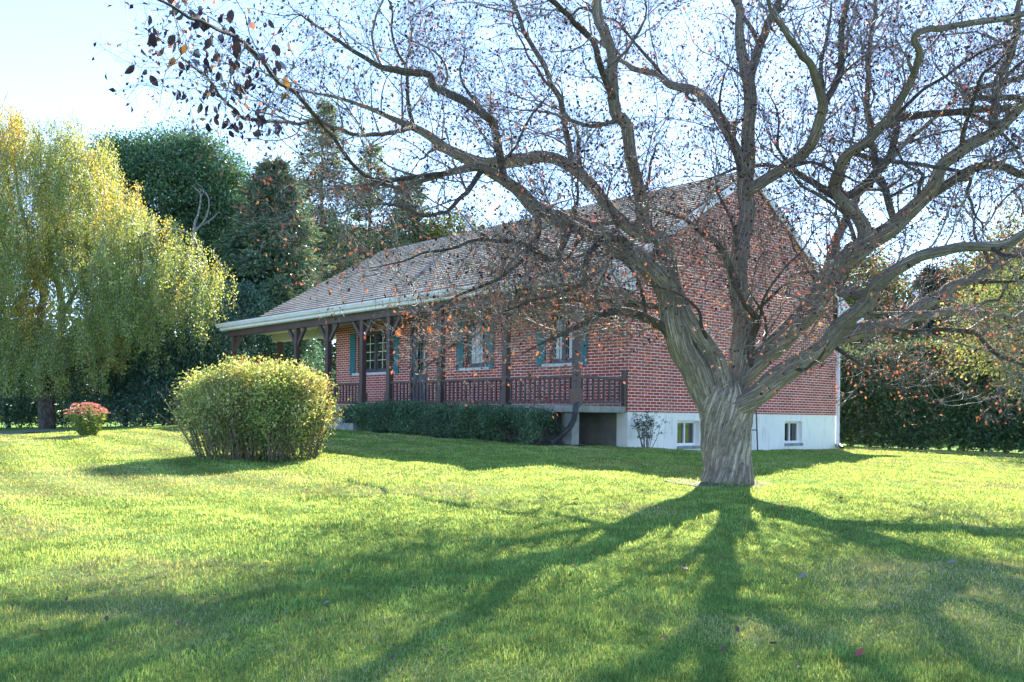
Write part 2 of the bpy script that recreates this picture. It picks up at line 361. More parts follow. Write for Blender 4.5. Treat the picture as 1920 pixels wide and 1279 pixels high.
roof_line = [(-1.86, 2.90), (-1.3, 2.97), (-0.75, 3.10), (-0.3, 3.30), (0.1, 3.56), (1.06, 4.11), (2.18, 4.77), (DEP / 2, 6.16)]
def roof_z(y):
    y = min(y, DEP - y); return float(np.interp(y, [p[0] for p in roof_line], [p[1] for p in roof_line]))
b = MB()
for p, q, c, d in wall_rects(-LEN, 0, ZB, ZS, front_holes): b.box(p, q, 0, T, c, d)
wall = b.build('front_wall', M['brick'], house)
prof = [(T, ZB), (DEP - T, ZB), (DEP - T, z(roof_z(T) - 0.14))] + [(yy, z(roof_z(yy) - 0.14)) for yy in (8.1, 7, DEP / 2, 2.18, 1.06)] + [(T, z(roof_z(T) - 0.14))]
MB().prism(prof, 'x', -T, 0).box(-T, 0, 0, T, ZS, z(3.3)).build('side_wall', M['brick'], house)
MB().prism(prof, 'x', -LEN, -LEN + T).build('side_wall', M['brick'], house)
MB().box(-LEN, 0, DEP - T, DEP, ZB, ZS).build('rear_wall', M['brick'], house)
MB().box(-LEN + 0.3, -0.3, 0.9, 0.93, ZP - 0.1, ZS).build('interior_dark_plane', M['concrete_dark'], house)  # dark plane added behind the windows to stand for the unlit rooms
# foundation with two recessed basement windows on the side
base_holes = [(1.76, 2.62, z(-0.66), z(-0.085)), (6.42, 7.32, z(-0.66), z(-0.085))]
b = MB()
for p, q, c, d in wall_rects(0.0, DEP, z(-2.0), ZB, base_holes): b.box(-0.32, -0.012, p, q, c, d)
b.build('foundation', M['found'], house)
MB().box(-LEN, -0.33, 0.02, 0.3, z(-2.0), ZB).build('foundation', M['concrete_dark'], house)
MB().box(-LEN, -0.33, DEP - 0.3, DEP - 0.012, z(-2.0), ZB).build('foundation', M['found'], house)
MB().box(-LEN, -LEN + 0.3, 0.31, DEP - 0.31, z(-2.0), ZB).build('foundation', M['found'], house)
for (p, q, c, d) in base_holes:
    fr = MB(); x0, x1 = -0.19, -0.13; f = 0.055
    fr.box(x0, x1, p, q, c, c + f).box(x0, x1, p, q, d - f, d).box(x0, x1, p, p + f, c + f, d - f).box(x0, x1, q - f, q, c + f, d - f)
    fr.box(x0 + .004, x1 + .004, (p + q) / 2 - 0.022, (p + q) / 2 + 0.022, c + f, d - f)
    wo = fr.build('basement_window', M['vinyl'], house, 0.003)
    MB().box(-0.172, -0.166, p + f, q - f, c + f, d - f).build('pane', M['glass2'], wo)
    MB().box(-0.21, -0.205, p + f, q - f, c + f, d - f).build('curtain', M['curtain'], wo)
    MB().box(-0.12, 0.02, p - 0.01, q + 0.01, c - 0.075, c - 0.004).build('sill', M['concrete'], wo, 0.006)
# roof: real overlapping shingle courses, front and back
def slope_path():
    pts = [np.array(roof_line[0])]
    ys = np.array([p[0] for p in roof_line]); zs = np.array([p[1] for p in roof_line])
    yy = np.linspace(ys[0], ys[-1], 400); zz = np.interp(yy, ys, zs)
    k = np.ones(25) / 25; zp = np.pad(zz, 12, mode='reflect', reflect_type='odd'); zz = np.convolve(zp, k, 'valid')
    s = np.concatenate([[0], np.cumsum(np.hypot(np.diff(yy), np.diff(zz)))])
    return yy, zz, s
yy, zz, ss = slope_path(); EXPO = 0.19; NC = int(ss[-1] / EXPO)
X0, X1 = -RL, 0.10
V, FC, UVs = [], [], []
def course_pts(s): return np.interp(s, ss, yy), np.interp(s, ss, zz)
xs = np.linspace(X0, X1, 80)
for side in (0, 1):
    for k in range(NC + 1):
        s0 = k * EXPO; s1 = min((k + 1) * EXPO + 0.02, ss[-1])
        y0, q0 = course_pts(s0); y1, q1 = course_pts(s1)
        tx, tz = (y1 - y0), (q1 - q0); l = math.hypot(tx, tz) or 1; nyv, nzv = -tz / l, tx / l
        rows = [(y0 + nyv * 0.001, q0 + nzv * 0.001, s0 - 0.01), (y0 + nyv * 0.038, q0 + nzv * 0.038, s0 + 0.0035), (y1 + nyv * 0.002, q1 + nzv * 0.002, s0 + EXPO - 0.004)]
        n = len(V)
        for (a, c, tv) in rows:
            for x in xs:
                wob = 0.002 * math.sin(x * 17.9 + k * 2.3)
                yv = a if side == 0 else DEP - a
                V.append((x, yv, z(c) + wob * (0.6 if tv > s0 else 0.2))); UVs.append((x + side * 3.3, tv))
        m = len(xs)
        for r in range(2):
            for i in range(m - 1): FC.append((n + r * m + i, n + r * m + i + 1, n + (r + 1) * m + i + 1, n + (r + 1) * m + i) if side == 0 else (n + r * m + i, n + (r + 1) * m + i, n + (r + 1) * m + i + 1, n + r * m + i + 1))
me = bpy.data.meshes.new('roof'); me.from_pydata(V, [], FC); l = me.uv_layers.new(name='UVMap')
idx = np.zeros(len(me.loops), np.int32); me.loops.foreach_get('vertex_index', idx); l.data.foreach_set('uv', np.array(UVs, np.float32)[idx].ravel()); me.update()
roof = link('roof', me, M['shingle'], house)
rc = MB()
for i in range(int(RL / 0.3)):
    x = X0 + 0.05 + i * 0.3; zr = z(roof_line[-1][1])
    rc.prism([(DEP / 2 - 0.16, zr - 0.07), (DEP / 2, zr + 0.035), (DEP / 2 + 0.16, zr - 0.07), (DEP / 2 + 0.15, zr - 0.085), (DEP / 2, zr + 0.015), (DEP / 2 - 0.15, zr - 0.085)], 'x', x, x + 0.29)
rc.build('ridge_cap', M['shingle'], roof)
und = [(p[0], z(p[1]) - 0.03) for p in roof_line] + [(DEP - p[0], z(p[1]) - 0.03) for p in roof_line[::-1][1:]]
und2 = [(a, c - 0.07) for a, c in und][::-1]
MB().prism(und + und2, 'x', X0 + 0.02, X1 - 0.03).build('roof_deck', M['soffit'], roof)
rk_t = [(p[0], z(p[1]) - 0.012) for p in roof_line[4:]] + [(DEP - p[0], z(p[1]) - 0.012) for p in roof_line[4:][::-1][1:]]
rk_b = [(a, c - 0.2) for a, c in rk_t][::-1]
for xa, xb in ((X1 - 0.028, X1 + 0.004), (X0 - 0.006, X0 + 0.018)): MB().prism(rk_t + rk_b, 'x', xa, xb).build('rake_board', M['white'], roof)
# boxed eave returns at the gable ends, gutters, soffit
for ya, yb in ((-1.80, 0.1), (DEP - 0.1, DEP + 1.80)):
    pr = [(ya, z(2.70)), (yb, z(2.70)), (yb, z(roof_z(yb) - .02)), ((ya + yb) / 2, z(roof_z((ya + yb) / 2) - .02)), (ya, z(roof_z(ya) - .02))]
    MB().prism(pr, 'x', X1 - 0.03, X1 + 0.002).build('eave_return', M['white'], roof)
def gutter(y, sgn):
    o = [(0, 0), (0.02, -0.005), (0.02, -0.115), (-0.07, -0.115), (-0.12, -0.03), (-0.12, 0.0), (-0.108, 0.0), (-0.105, -0.03), (-0.065, -0.10), (0.008, -0.10), (0.008, 0)]
    return MB().prism([(y + sgn * a, z(2.895) + c) for a, c in o], 'x', X0, X1 + 0.03)
gutter(-1.86, 1).build('gutter', M['white'], house); gutter(DEP + 1.86, -1).build('gutter', M['white'], house)
for ya, yb in ((-1.836, -1.80), (DEP + 1.80, DEP + 1.836)): MB().box(X0, X1 - 0.032, ya, yb, z(2.70), z(2.88)).build('fascia', M['white'], house)
MB().box(X0 + 0.02, X1 - 0.032, -1.795, -0.002, z(2.68), z(2.70)).build('soffit', M['soffit'], house)
MB().box(X0 + 0.02, X1 - 0.032, DEP + 0.002, DEP + 1.795, z(2.68), z(2.70)).build('soffit', M['soffit'], house)
MB().box(X0 + 0.02, -LEN - 0.01, 0.0, DEP, z(2.681), z(2.70)).build('porch_ceiling', M['soffit'], house)
MB().box(X0 + 0.1, -LEN - 0.02, 0.02, 0.2, z(2.42), z(2.679)).build('porch_beam', M['soffit'], house, 0.005)
MB().prism([(0.0, z(2.7)), (DEP, z(2.7)), (DEP - 1.06, z(4.0)), (DEP / 2, z(6.1)), (1.06, z(4.0))], 'x', X0 + 0.06, X0 + 0.1).build('gable_panel', M['soffit'], house)
# porch slab, pier, steps
PY = -1.55
MB().box(-LEN - 3.9, -0.05, PY - 0.12, -0.003, z(0.075), ZP).build('porch_slab', M['concrete'], house, 0.012)
MB().box(-LEN - 3.9, -LEN - 0.02, 0.003, 5.5, z(0.075), ZP).build('porch_slab', M['concrete'], house, 0.012)
for x in (-0.28, -5.6, -11.0): MB().box(x - 0.11, x + 0.11, PY - 0.02, PY + 0.20, z(-1.5), z(0.074)).build('pier', M['concrete'], house, 0.01)
MB().box(-LEN - 3.8, -1.0, -1.0, -0.9, z(-1.5), z(0.074)).build('porch_footing', M['concrete_dark'], house)
st = MB()
for k, (d, h) in enumerate(((0.35, 0.06), (0.68, -0.09), (1.01, -0.24))): st.box(-7.95, -6.55, PY - 0.121 - d, PY - 0.121 - (d - 0.33), z(-0.8), z(h))
st.build('steps', M['concrete'], house, 0.01)
# posts with knee braces, beam
MB().box(X0 + 0.18, -0.0, PY - 0.08, PY + 0.08, z(2.49), z(2.679)).build('porch_beam', M['brown'], house, 0.005)
MB().box(-0.16, -0.0, PY + 0.081, -0.003, z(2.49), z(2.679)).build('porch_beam', M['brown'], house, 0.005)
SP = [0.08, 2.2, 4.5, 6.62, 7.86, 9.6, 11.35, 15.45]
for i, s in enumerate(SP):
    x = -s; h = 0.07
    po = MB().box(x - h, x + h, PY - h, PY + h, ZP, z(2.489)).build('porch_post', M['brown'], house, 0.006)
    MB().box(x - 0.095, x + 0.095, PY - 0.095, PY + 0.095, ZP + 0.001, ZP + 0.34).build('post_base', M['blockbrown'] if i == 0 else M['brown'], po, 0.006)
    for sg in (-1, 1):
        if i == 0 and sg > 0: continue
        if i in (3,) and sg < 0: continue
        if i == 7 and sg < 0: continue
        MB().bar((x + sg * h, PY, z(2.489) - 0.46), (x + sg * (h + 0.40), PY, z(2.485)), 0.07, 0.10).build('brace', M['brown'], po, 0.004)
MB().box(-15.53, -15.37, 0.03, 0.19, ZP, z(2.419)).build('porch_post', M['brown'], house, 0.006)
for y_ in (5.2,): MB().box(-15.53, -15.37, y_, y_ + 0.16, ZP, z(2.68)).build('porch_post', M['brown'], house, 0.006)
# railings
bal_h = 0.47
bal = None
def railing(a, bpt, n):
    """a, b: (x, y) ends; rails and n balusters"""
    global bal
    a = Vector((*a, 0)); bb = Vector((*bpt, 0)); d = bb - a
    ro = MB().bar(a + Vector((0, 0, ZP + 0.585)), bb + Vector((0, 0, ZP + 0.585)), 0.085, 0.05).build('railing', M['brown'], house, 0.004)
    MB().bar(a + Vector((0, 0, ZP + 0.085)), bb + Vector((0, 0, ZP + 0.085)), 0.06, 0.045).build('bottom_rail', M['brown'], ro, 0.003)
    for k in range(n):
        p = a + d * ((k + 0.5) / n)
        if bal is None:
            bal = MB().box(-0.019, 0.019, -0.019, 0.019, 0.106, 0.56).build('baluster', M['brown'], ro, 0.002); bal.location = (p.x, p.y, ZP)
        else: again(bal, ro, (p.x, p.y, ZP))
    for k in range(n * 2):                         # the row of short dowels under the bottom rail
        pass
    return ro
for s0, s1 in zip(SP[0:3], SP[1:4]): railing((-s0 - 0.1, PY), (-s1 + 0.1, PY), int((s1 - s0) / 0.155))
railing((-7.96, PY), (-9.2, PY), 8); railing((-9.26, PY), (-9.5, PY), 2)
railing((-0.08, PY + 0.09), (-0.08, -0.1), 8)
for (x, y, h) in ((-0.075, -0.055, 0.78), (-9.23, PY, 0.66)): MB().box(x - 0.045, x + 0.045, y - 0.045, y + 0.045, ZP + 0.001, ZP + h).build('newel_post', M['brown'], house, 0.006)
# front windows, shutters, sills
def front_window(x0, x1, z0, z1, sashes, curtain):
    f = 0.07; y0, y1 = 0.05, 0.13; fr = MB()
    fr.box(x0, x1, y0, y1, z0, z0 + f).box(x0, x1, y0, y1, z1 - f, z1).box(x0, x0 + f, y0, y1, z0 + f, z1 - f).box(x1 - f, x1, y0, y1, z0 + f, z1 - f)
    ws = (x1 - x0 - 2 * f) / sashes
    for k in range(1, sashes): fr.box(x0 + f + k * ws - 0.05, x0 + f + k * ws + 0.05, y0 - 0.005, y1, z0 + f, z1 - f)
    wo = fr.build('window', M['frame'], house, 0.004)
    for k in range(sashes):
        a = x0 + f + k * ws + (0.055 if k else 0.005); c = x0 + f + (k + 1) * ws - (0.055 if k < sashes - 1 else 0.005); e = 0.045
        sa = MB().box(a, c, y0 + .02, y0 + .055, z0 + f, z0 + f + e).box(a, c, y0 + .02, y0 + .055, z1 - f - e, z1 - f).box(a, a + e, y0 + .02, y0 + .055, z0 + f + e, z1 - f - e).box(c - e, c, y0 + .02, y0 + .055, z0 + f + e, z1 - f - e).build('sash', M['frame'], wo, 0.003)
        MB().box(a + e, c - e, y0 + 0.04, y0 + 0.046, z0 + f + e, z1 - f - e).build('pane', M['glass'], wo)
        mu = MB(); nv = 2 if (c - a) > 0.5 else 1
        for j in range(1, nv + 1): xx = a + e + (c - a - 2 * e) * j / (nv + 1); mu.box(xx - 0.009, xx + 0.009, y0 + 0.028, y0 + 0.0385, z0 + f + e, z1 - f - e)
        for j in range(1, 4): q = z0 + f + e + (z1 - z0 - 2 * f - 2 * e) * j / 4; mu.box(a + e, c - e, y0 + 0.026, y0 + 0.038, q - 0.009, q + 0.009)
        mu.build('muntin', M['cream'], wo)
    MB().box(x0 - 0.22, x1 + 0.22, -0.05, 0.048, z0 - 0.075, z0 - 0.002).build('sill', M['sillstone'], wo, 0.005)
    return wo
for (x0, x1, c, d), sh in zip(front_holes[:3], (2, 1, 2)): front_window(x0, x1, c, d, sh, False)
def shutter(xc, wd):
    x0, x1 = xc - wd / 2, xc + wd / 2; z0, z1 = z(1.15), z(2.42); b = MB(); n = 3
    for k in range(n): b.box(x0 + wd * k / n + 0.002, x0 + wd * (k + 1) / n - 0.002, -0.030, -0.004, z0, z1)
    for q in (z0 + 0.18, z1 - 0.18): b.box(x0, x1, -0.044, -0.0305, q - 0.045, q + 0.045)
    return b.build('shutter', M['teal'], house, 0.003)
for xc in (-10.735, -8.51, -5.65, -4.48, -2.655, -1.33): shutter(xc, 0.29)
# door with a lit upper light
x0, x1, c, d = front_holes[3]
dfm = MB().box(x0, x0 + .06, 0.02, 0.12, c, d).box(x1 - .06, x1, 0.02, 0.12, c, d).box(x0 + .06, x1 - .06, 0.02, 0.12, d - .06, d)
do = dfm.build('door_frame', M['frame'], house, 0.004)
a0, a1 = x0 + .062, x1 - .062
lt = [(a0 + .13, a1 - .13, c + 0.95, d - 0.2)]
db = MB()
for p, q, e, f in wall_rects(a0, a1, c + 0.01, d - 0.062, lt): db.box(p, q, 0.05, 0.095, e, f)
db.box(a0 + .12, a1 - .12, 0.044, 0.0495, c + 0.2, c + 0.82)
dd = db.build('door', M['doorpaint'], house, 0.004)
MB().box(lt[0][0], lt[0][1], 0.07, 0.076, lt[0][2], lt[0][3]).build('pane', M['glass'], dd)
mu = MB(); w0 = lt[0]
for j in (1, 2): q = w0[2] + (w0[3] - w0[2]) * j / 3; mu.box(w0[0], w0[1], 0.056, 0.069, q - 0.02, q + 0.02)
xx = (w0[0] + w0[1]) / 2; mu.box(xx - 0.015, xx + 0.015, 0.058, 0.0685, w0[2], w0[3]); mu.build('muntin', M['doorpaint'], dd)
MB().box(a1 - .09, a1 - .05, 0.02, 0.049, c + 1.0, c + 1.12).build('handle', M['steel'], dd, 0.006)
def lantern(x, zc):
    bk = MB().box(x - 0.04, x + 0.04, -0.02, -0.002, zc - 0.10, zc + 0.12).bar((x, -0.02, zc + 0.08), (x, -0.13, zc + 0.14), 0.02, 0.02).build('wall_lantern', M['iron'], house, 0.004)
    n = 12; v = MB()
    v.tube([(x, -0.13, zc + q) for q in (-0.12, -0.11, -0.06, 0.0, 0.05, 0.085)], [0.02, 0.045, 0.078, 0.086, 0.072, 0.04], n).build('lamp_shade', M['amber'], bk, 0, True)
    g = MB().tube([(x, -0.13, zc + q) for q in (0.086, 0.10, 0.15)], [0.066, 0.055, 0.012], n)
    for k in range(6):
        an = k * math.pi / 3; pts = [(x + r * math.cos(an), -0.13 + r * math.sin(an), zc + q) for r, q in ((0.05, -0.115), (0.085, -0.06), (0.093, 0.0), (0.078, 0.052), (0.05, 0.088))]
        for p, q in zip(pts[:-1], pts[1:]): g.bar(p, q, 0.008, 0.008)
    g.build('lamp_cap', M['iron'], bk)
lantern(-8.25, z(2.30)); lantern(-6.80, z(2.30))
# downspouts
dsp = MB().box(-0.210, -0.075, PY + 0.075, PY + 0.155, ZP - 0.02, z(2.679)).build('downspout', M['mauve'], house, 0.012)
hose = [(-0.02, PY - 0.02, ZP + 0.02), (0.04, PY - 0.14, ZP - 0.02), (0.075, PY - 0.18, ZP - 0.14), (0.06, PY - 0.21, ZP - 0.30), (-0.01, PY - 0.25, ZP - 0.44), (-0.10, PY - 0.30, ZP - 0.55), (-0.20, PY - 0.34, ZP - 0.64), (-0.30, PY - 0.40, ZP - 0.72), (-0.36, PY - 0.44, ZP - 0.82)]
hs = []
for i in range(len(hose) - 1):
    for k in range(8): hs.append(tuple(np.array(hose[i]) * (1 - k / 8) + np.array(hose[i + 1]) * (k / 8)))
for _ in range(3): hs = [hs[0]] + [tuple((np.array(hs[i - 1]) + np.array(hs[i]) + np.array(hs[i + 1])) / 3) for i in range(1, len(hs) - 1)] + [hs[-1]]
MB().bar((-0.125, PY + 0.115, ZP + 0.06), (-0.0, PY - 0.06, ZP + 0.03), 0.09, 0.07).build('elbow', M['blackplastic'], dsp, 0.01)
MB().tube(hs, 0.058, 14, 0.06).build('drain_hose', M['blackplastic'], dsp)
rd = MB().box(-0.02, 0.075, DEP + 0.01, DEP + 0.09, z(-0.72), z(2.6)).box(-0.02, 0.075, DEP + 0.091, DEP + 1.75, z(2.56), z(2.64)).build('downspout', M['white'], house, 0.012)
MB().bar((0.03, DEP + 0.05, z(-0.70)), (0.22, DEP - 0.12, z(-0.80)), 0.10, 0.08).build('elbow', M['white'], rd, 0.01)
MB().tube([(0.16, DEP - 0.07, z(-0.765)), (0.30, DEP - 0.19, z(-0.815))], 0.055, 12).build('drain_mouth', M['blackplastic'], rd)
# steel vent pipe beside the ridge
vp = hp(11.1, DEP / 2 + 0.25)
MB().tube([(-11.1, DEP / 2 + 0.2, z(5.9)), (-11.1, DEP / 2 + 0.2, z(6.75))], 0.10, 16).build('vent_pipe', M['steel'], house, 0, True)
MB().tube([(-11.1, DEP / 2 + 0.2, z(6.76)), (-11.1, DEP / 2 + 0.2, z(6.80)), (-11.1, DEP / 2 + 0.2, z(6.88))], [0.17, 0.17, 0.03], 16).build('vent_cap', M['steel'], house)

# ------------------------------------------------------------------ foliage tools
def oval_leaves(name, pos, axis, nor, size, tint, aspect=0.6, off=(0, 0, 0), fold=0.12):
    """larger leaves with a rounded outline, for those seen close"""
    n = len(pos); axis = nrm(axis); side = nrm(np.cross(axis, nor)); nn = np.cross(side, axis); L = size[:, None]; ts = [0, 0.18, 0.42, 0.68, 0.88, 1.0]; ws = [0.03, 0.34, 0.5, 0.42, 0.2, 0.0]; V = []
    for t, w in zip(ts, ws):
        c = pos + axis * L * t - nn * L * 0.25 * (t - 0.4) ** 2
        V += [c - side * L * w * aspect + nn * L * fold * w, c, c + side * L * w * aspect + nn * L * fold * w]
    V = np.stack(V, 1).reshape(-1, 3); k = np.arange(n)[:, None] * 18; q = []
    for i in range(5): j = i * 3; q += [j, j + 3, j + 4, j + 1, j + 1, j + 4, j + 5, j + 2]
    return raw_mesh(name, V, (k + np.array(q)[None]).ravel(), np.arange(n * 10) * 4, np.repeat(tint, 18, 0), None, off)
def leaf_mesh(name, pos, axis, nor, size, tint, aspect=0.55, off=(0, 0, 0), fold=0.18):
    """one folded leaf (two triangles) per row"""
    n = len(pos); axis = nrm(axis); side = nrm(np.cross(axis, nor)); nn = np.cross(side, axis); L = size[:, None]
    a = pos; b = pos + axis * L * 0.5 + side * L * aspect * 0.5 + nn * L * fold; c = pos + axis * L; d = pos + axis * L * 0.5 - side * L * aspect * 0.5 + nn * L * fold
    V = np.stack([a, b, c, d], 1).reshape(-1, 3)
    k = np.arange(n)[:, None] * 4; lo = (k + np.array([0, 1, 2, 0, 2, 3])[None]).ravel()
    return raw_mesh(name, V, lo, np.arange(n * 2) * 3, np.repeat(tint, 4, 0), None, off)
def rdir(n): return nrm(RNG.normal(size=(n, 3)))
def palette(n, cols, wts, jit=0.18, pos=None, scale=0.5, seed=3, patch=0.6):
    """cols: rows of r,g,b,translucency; patchy choice when pos is given"""
    cols = np.array(cols, float); wts = np.array(wts, float) / np.sum(wts); cum = np.cumsum(wts)
    u = RNG.random(n)
    if pos is not None:
        f = fbm(pos * scale, 3, seed); f = np.argsort(np.argsort(f)) / max(n - 1, 1); u = np.clip(patch * f + (1 - patch) * u, 0, 0.9999)
        u = np.argsort(np.argsort(u)) / n
    i = np.minimum(np.searchsorted(cum, u, side='right'), len(cols) - 1); t = cols[i].copy()
    t[:, :3] *= (1 + jit * RNG.normal(size=(n, 1))).clip(0.5, 1.6) * (1 + 0.06 * RNG.normal(size=(n, 3))); t[:, :3] = t[:, :3].clip(0.005, 0.9)
    return t
def tubes(P3, Rr, S):
    """P3 (N,K,3), Rr (N,K) -> verts, loops, starts, uv"""
    N, K, _ = P3.shape; t = np.gradient(P3, axis=1); t = nrm(t); ref = np.tile(rdir(N)[:, None], (1, K, 1))
    a = nrm(np.cross(t, ref)); b = np.cross(t, a); th = 2 * np.pi * np.arange(S) / S
    V = P3[:, :, None] + Rr[:, :, None, None] * (a[:, :, None] * np.cos(th)[None, None, :, None] + b[:, :, None] * np.sin(th)[None, None, :, None])
    base = (np.arange(N)[:, None, None] * K + np.arange(K - 1)[None, :, None]) * S; k = np.arange(S)[None, None]; k2 = (k + 1) % S
    lo = np.stack([base + k, base + k2, base + S + k2, base + S + k], -1).ravel()
    L = np.concatenate([np.zeros((N, 1)), np.cumsum(np.linalg.norm(np.diff(P3, axis=1), axis=-1), 1)], 1)
    uv = np.stack([np.broadcast_to((th / 6.2832)[None, None], (N, K, S)), np.broadcast_to(L[:, :, None], (N, K, S))], -1).reshape(-1, 2)
    return V.reshape(-1, 3), lo, np.arange(len(lo) // 4) * 4, uv
def tube_mesh(name, P3, Rr, S, off): V, lo, stt, uv = tubes(P3, Rr, S); return raw_mesh(name, V, lo, stt, None, uv, off)
def walk(start, d0, length, K, sig, bias=(0, 0, 0), bend=None):
    N = len(start); out = np.zeros((N, K, 3)); out[:, 0] = start; d = nrm(d0); bias = np.asarray(bias)
    for k in range(1, K):
        d = nrm(d + RNG.normal(size=(N, 3)) * sig + bias); out[:, k] = out[:, k - 1] + d * (length / (K - 1))[:, None]
    return out
def sample_on(P3, Rr, idx, t):
    K = P3.shape[1]; f = t * (K - 1); i = np.minimum(f.astype(int), K - 2); u = (f - i)[:, None]
    a = P3[idx, i]; b = P3[idx, i + 1]; return a * (1 - u) + b * u, nrm(b - a), Rr[idx, i] * (1 - u[:, 0]) + Rr[idx, i + 1] * u[:, 0]
def catmull(pts, step):
    p = np.asarray(pts, float); p = np.concatenate([[2 * p[0] - p[1]], p, [2 * p[-1] - p[-2]]]); out = []
    for i in range(1, len(p) - 2):
        n = max(2, int(np.linalg.norm(p[i + 1, :3] - p[i, :3]) / step)); t = np.linspace(0, 1, n, endpoint=False)[:, None]
        out.append(0.5 * (2 * p[i] + (p[i + 1] - p[i - 1]) * t + (2 * p[i - 1] - 5 * p[i] + 4 * p[i + 1] - p[i + 2]) * t ** 2 + (3 * p[i] - p[i - 1] - 3 * p[i + 1] + p[i + 2]) * t ** 3))
    out.append(p[-2][None]); return np.concatenate(out)
def bark_tube(name, path, S, off, mat, parent, amp=0.06, flute=0.0, twist=0.0, seed=0):
    """path (K,4) x,y,z,r; ridged bark displaced along the stem"""
    p = path[:, :3]; r = path[:, 3]; K = len(p); t = nrm(np.gradient(p, axis=0))
    a = np.zeros((K, 3)); a[0] = nrm(np.cross(t[0], np.array([0.31, 0.9, 0.12])))
    for k in range(1, K): v = a[k - 1] - t[k] * np.dot(a[k - 1], t[k]); a[k] = v / max(np.linalg.norm(v), 1e-6)
    b = np.cross(t, a); L = np.concatenate([[0], np.cumsum(np.linalg.norm(np.diff(p, axis=0), axis=1))]); th = 2 * np.pi * np.arange(S) / S
    T_, L_ = np.meshgrid(th, L); rr = np.repeat(r[:, None], S, 1); tw = T_ + twist * L_
    q = np.stack([np.cos(tw) * 3.2, np.sin(tw) * 3.2, L_ * 1.9 + seed], -1)
    rid = 1 - np.abs(2 * fbm(q * np.array([1.0, 1.0, 1.0]), 3, seed) - 1) * 1.6
    q2 = np.stack([np.cos(tw) * 9, np.sin(tw) * 9, L_ * 5 + seed], -1); fine = fbm(q2, 2, seed + 5) - 0.5
    f = 1 + amp * (rid - 0.5) + amp * 0.9 * fine
    lump = fbm(np.stack([np.cos(T_) * 0.8, np.sin(T_) * 0.8, L_ * 2.4 + seed * 3.1], -1), 2, seed + 9) - 0.5; f = f + 0.22 * lump
    if flute: f = f + flute * (0.55 * np.cos(3 * tw + 0.6) + 0.5 * np.cos(5 * tw + 2.1) + 0.35 * np.cos(8 * tw + 0.3))
    V = p[:, None] + (rr * f)[..., None] * (a[:, None] * np.cos(th)[None, :, None] + b[:, None] * np.sin(th)[None, :, None])
    # closed seam: S+1 columns so that the bark coordinates do not wrap back
    V = np.concatenate([V, V[:, :1]], 1); S1 = S + 1
    uv = np.stack([np.broadcast_to(np.append(th, 2 * np.pi)[None] / 6.2832 + twist * L[:, None] / 6.2832, (K, S1)), np.broadcast_to(L[:, None], (K, S1))], -1).reshape(-1, 2)
    i = (np.arange(K - 1)[:, None] * S1 + np.arange(S)[None]).ravel(); lo = np.stack([i, i + 1, i + S1 + 1, i + S1], 1).ravel()
    return link(name, raw_mesh(name, V.reshape(-1, 3), lo, np.arange(len(i)) * 4, None, uv, off), mat, parent, True)

# ------------------------------------------------------------------ the old crab apple
TB = np.array([2.62, 11.0, 0.0]); TB[2] = gz(*TB[:2])
tree = tag(empty('crabapple_tree', TB), 'old spreading crab apple tree, nearly leafless, before the brick house', 'tree')
def lp(rows, step=0.04):
    p = catmull([[*P(x, y, d), 0.5 * (wpx * 0.93 if wpx < 60 else wpx) * d / F] for x, y, d, wpx in rows], step)
    n = len(p); s = np.arange(n) * step; w = np.clip(0.032 - 0.06 * p[:, 3], 0.0, 0.03)[:, None] * np.clip(s / 0.8, 0, 1)[:, None]
    for k, f in ((0, 2.3), (1, 5.5)):
        q = np.stack([s * f + 13.7 * rows[0][0], 0 * s + k * 5.1, 0 * s], -1); p[:, :3] += w / (1 + k) * (np.stack([vnoise(q, 3), vnoise(q, 4), vnoise(q, 5)], -1) - 0.5) * 2
    return p
trunk_rows = [(1363, 950, 11.0, 140), (1363, 920, 11.0, 112), (1364, 903, 11.0, 97), (1364, 882, 11.0, 87), (1363, 850, 11.0, 86), (1361, 800, 11.0, 92), (1360, 765, 11.0, 95), (1361, 738, 11.0, 84), (1364, 715, 11.0, 50), (1366, 700, 11.0, 20)]
bark_tube('trunk', lp(trunk_rows, 0.02), 180, TB, M['bark'], tree, 0.13, 0.065, -1.15, 3)
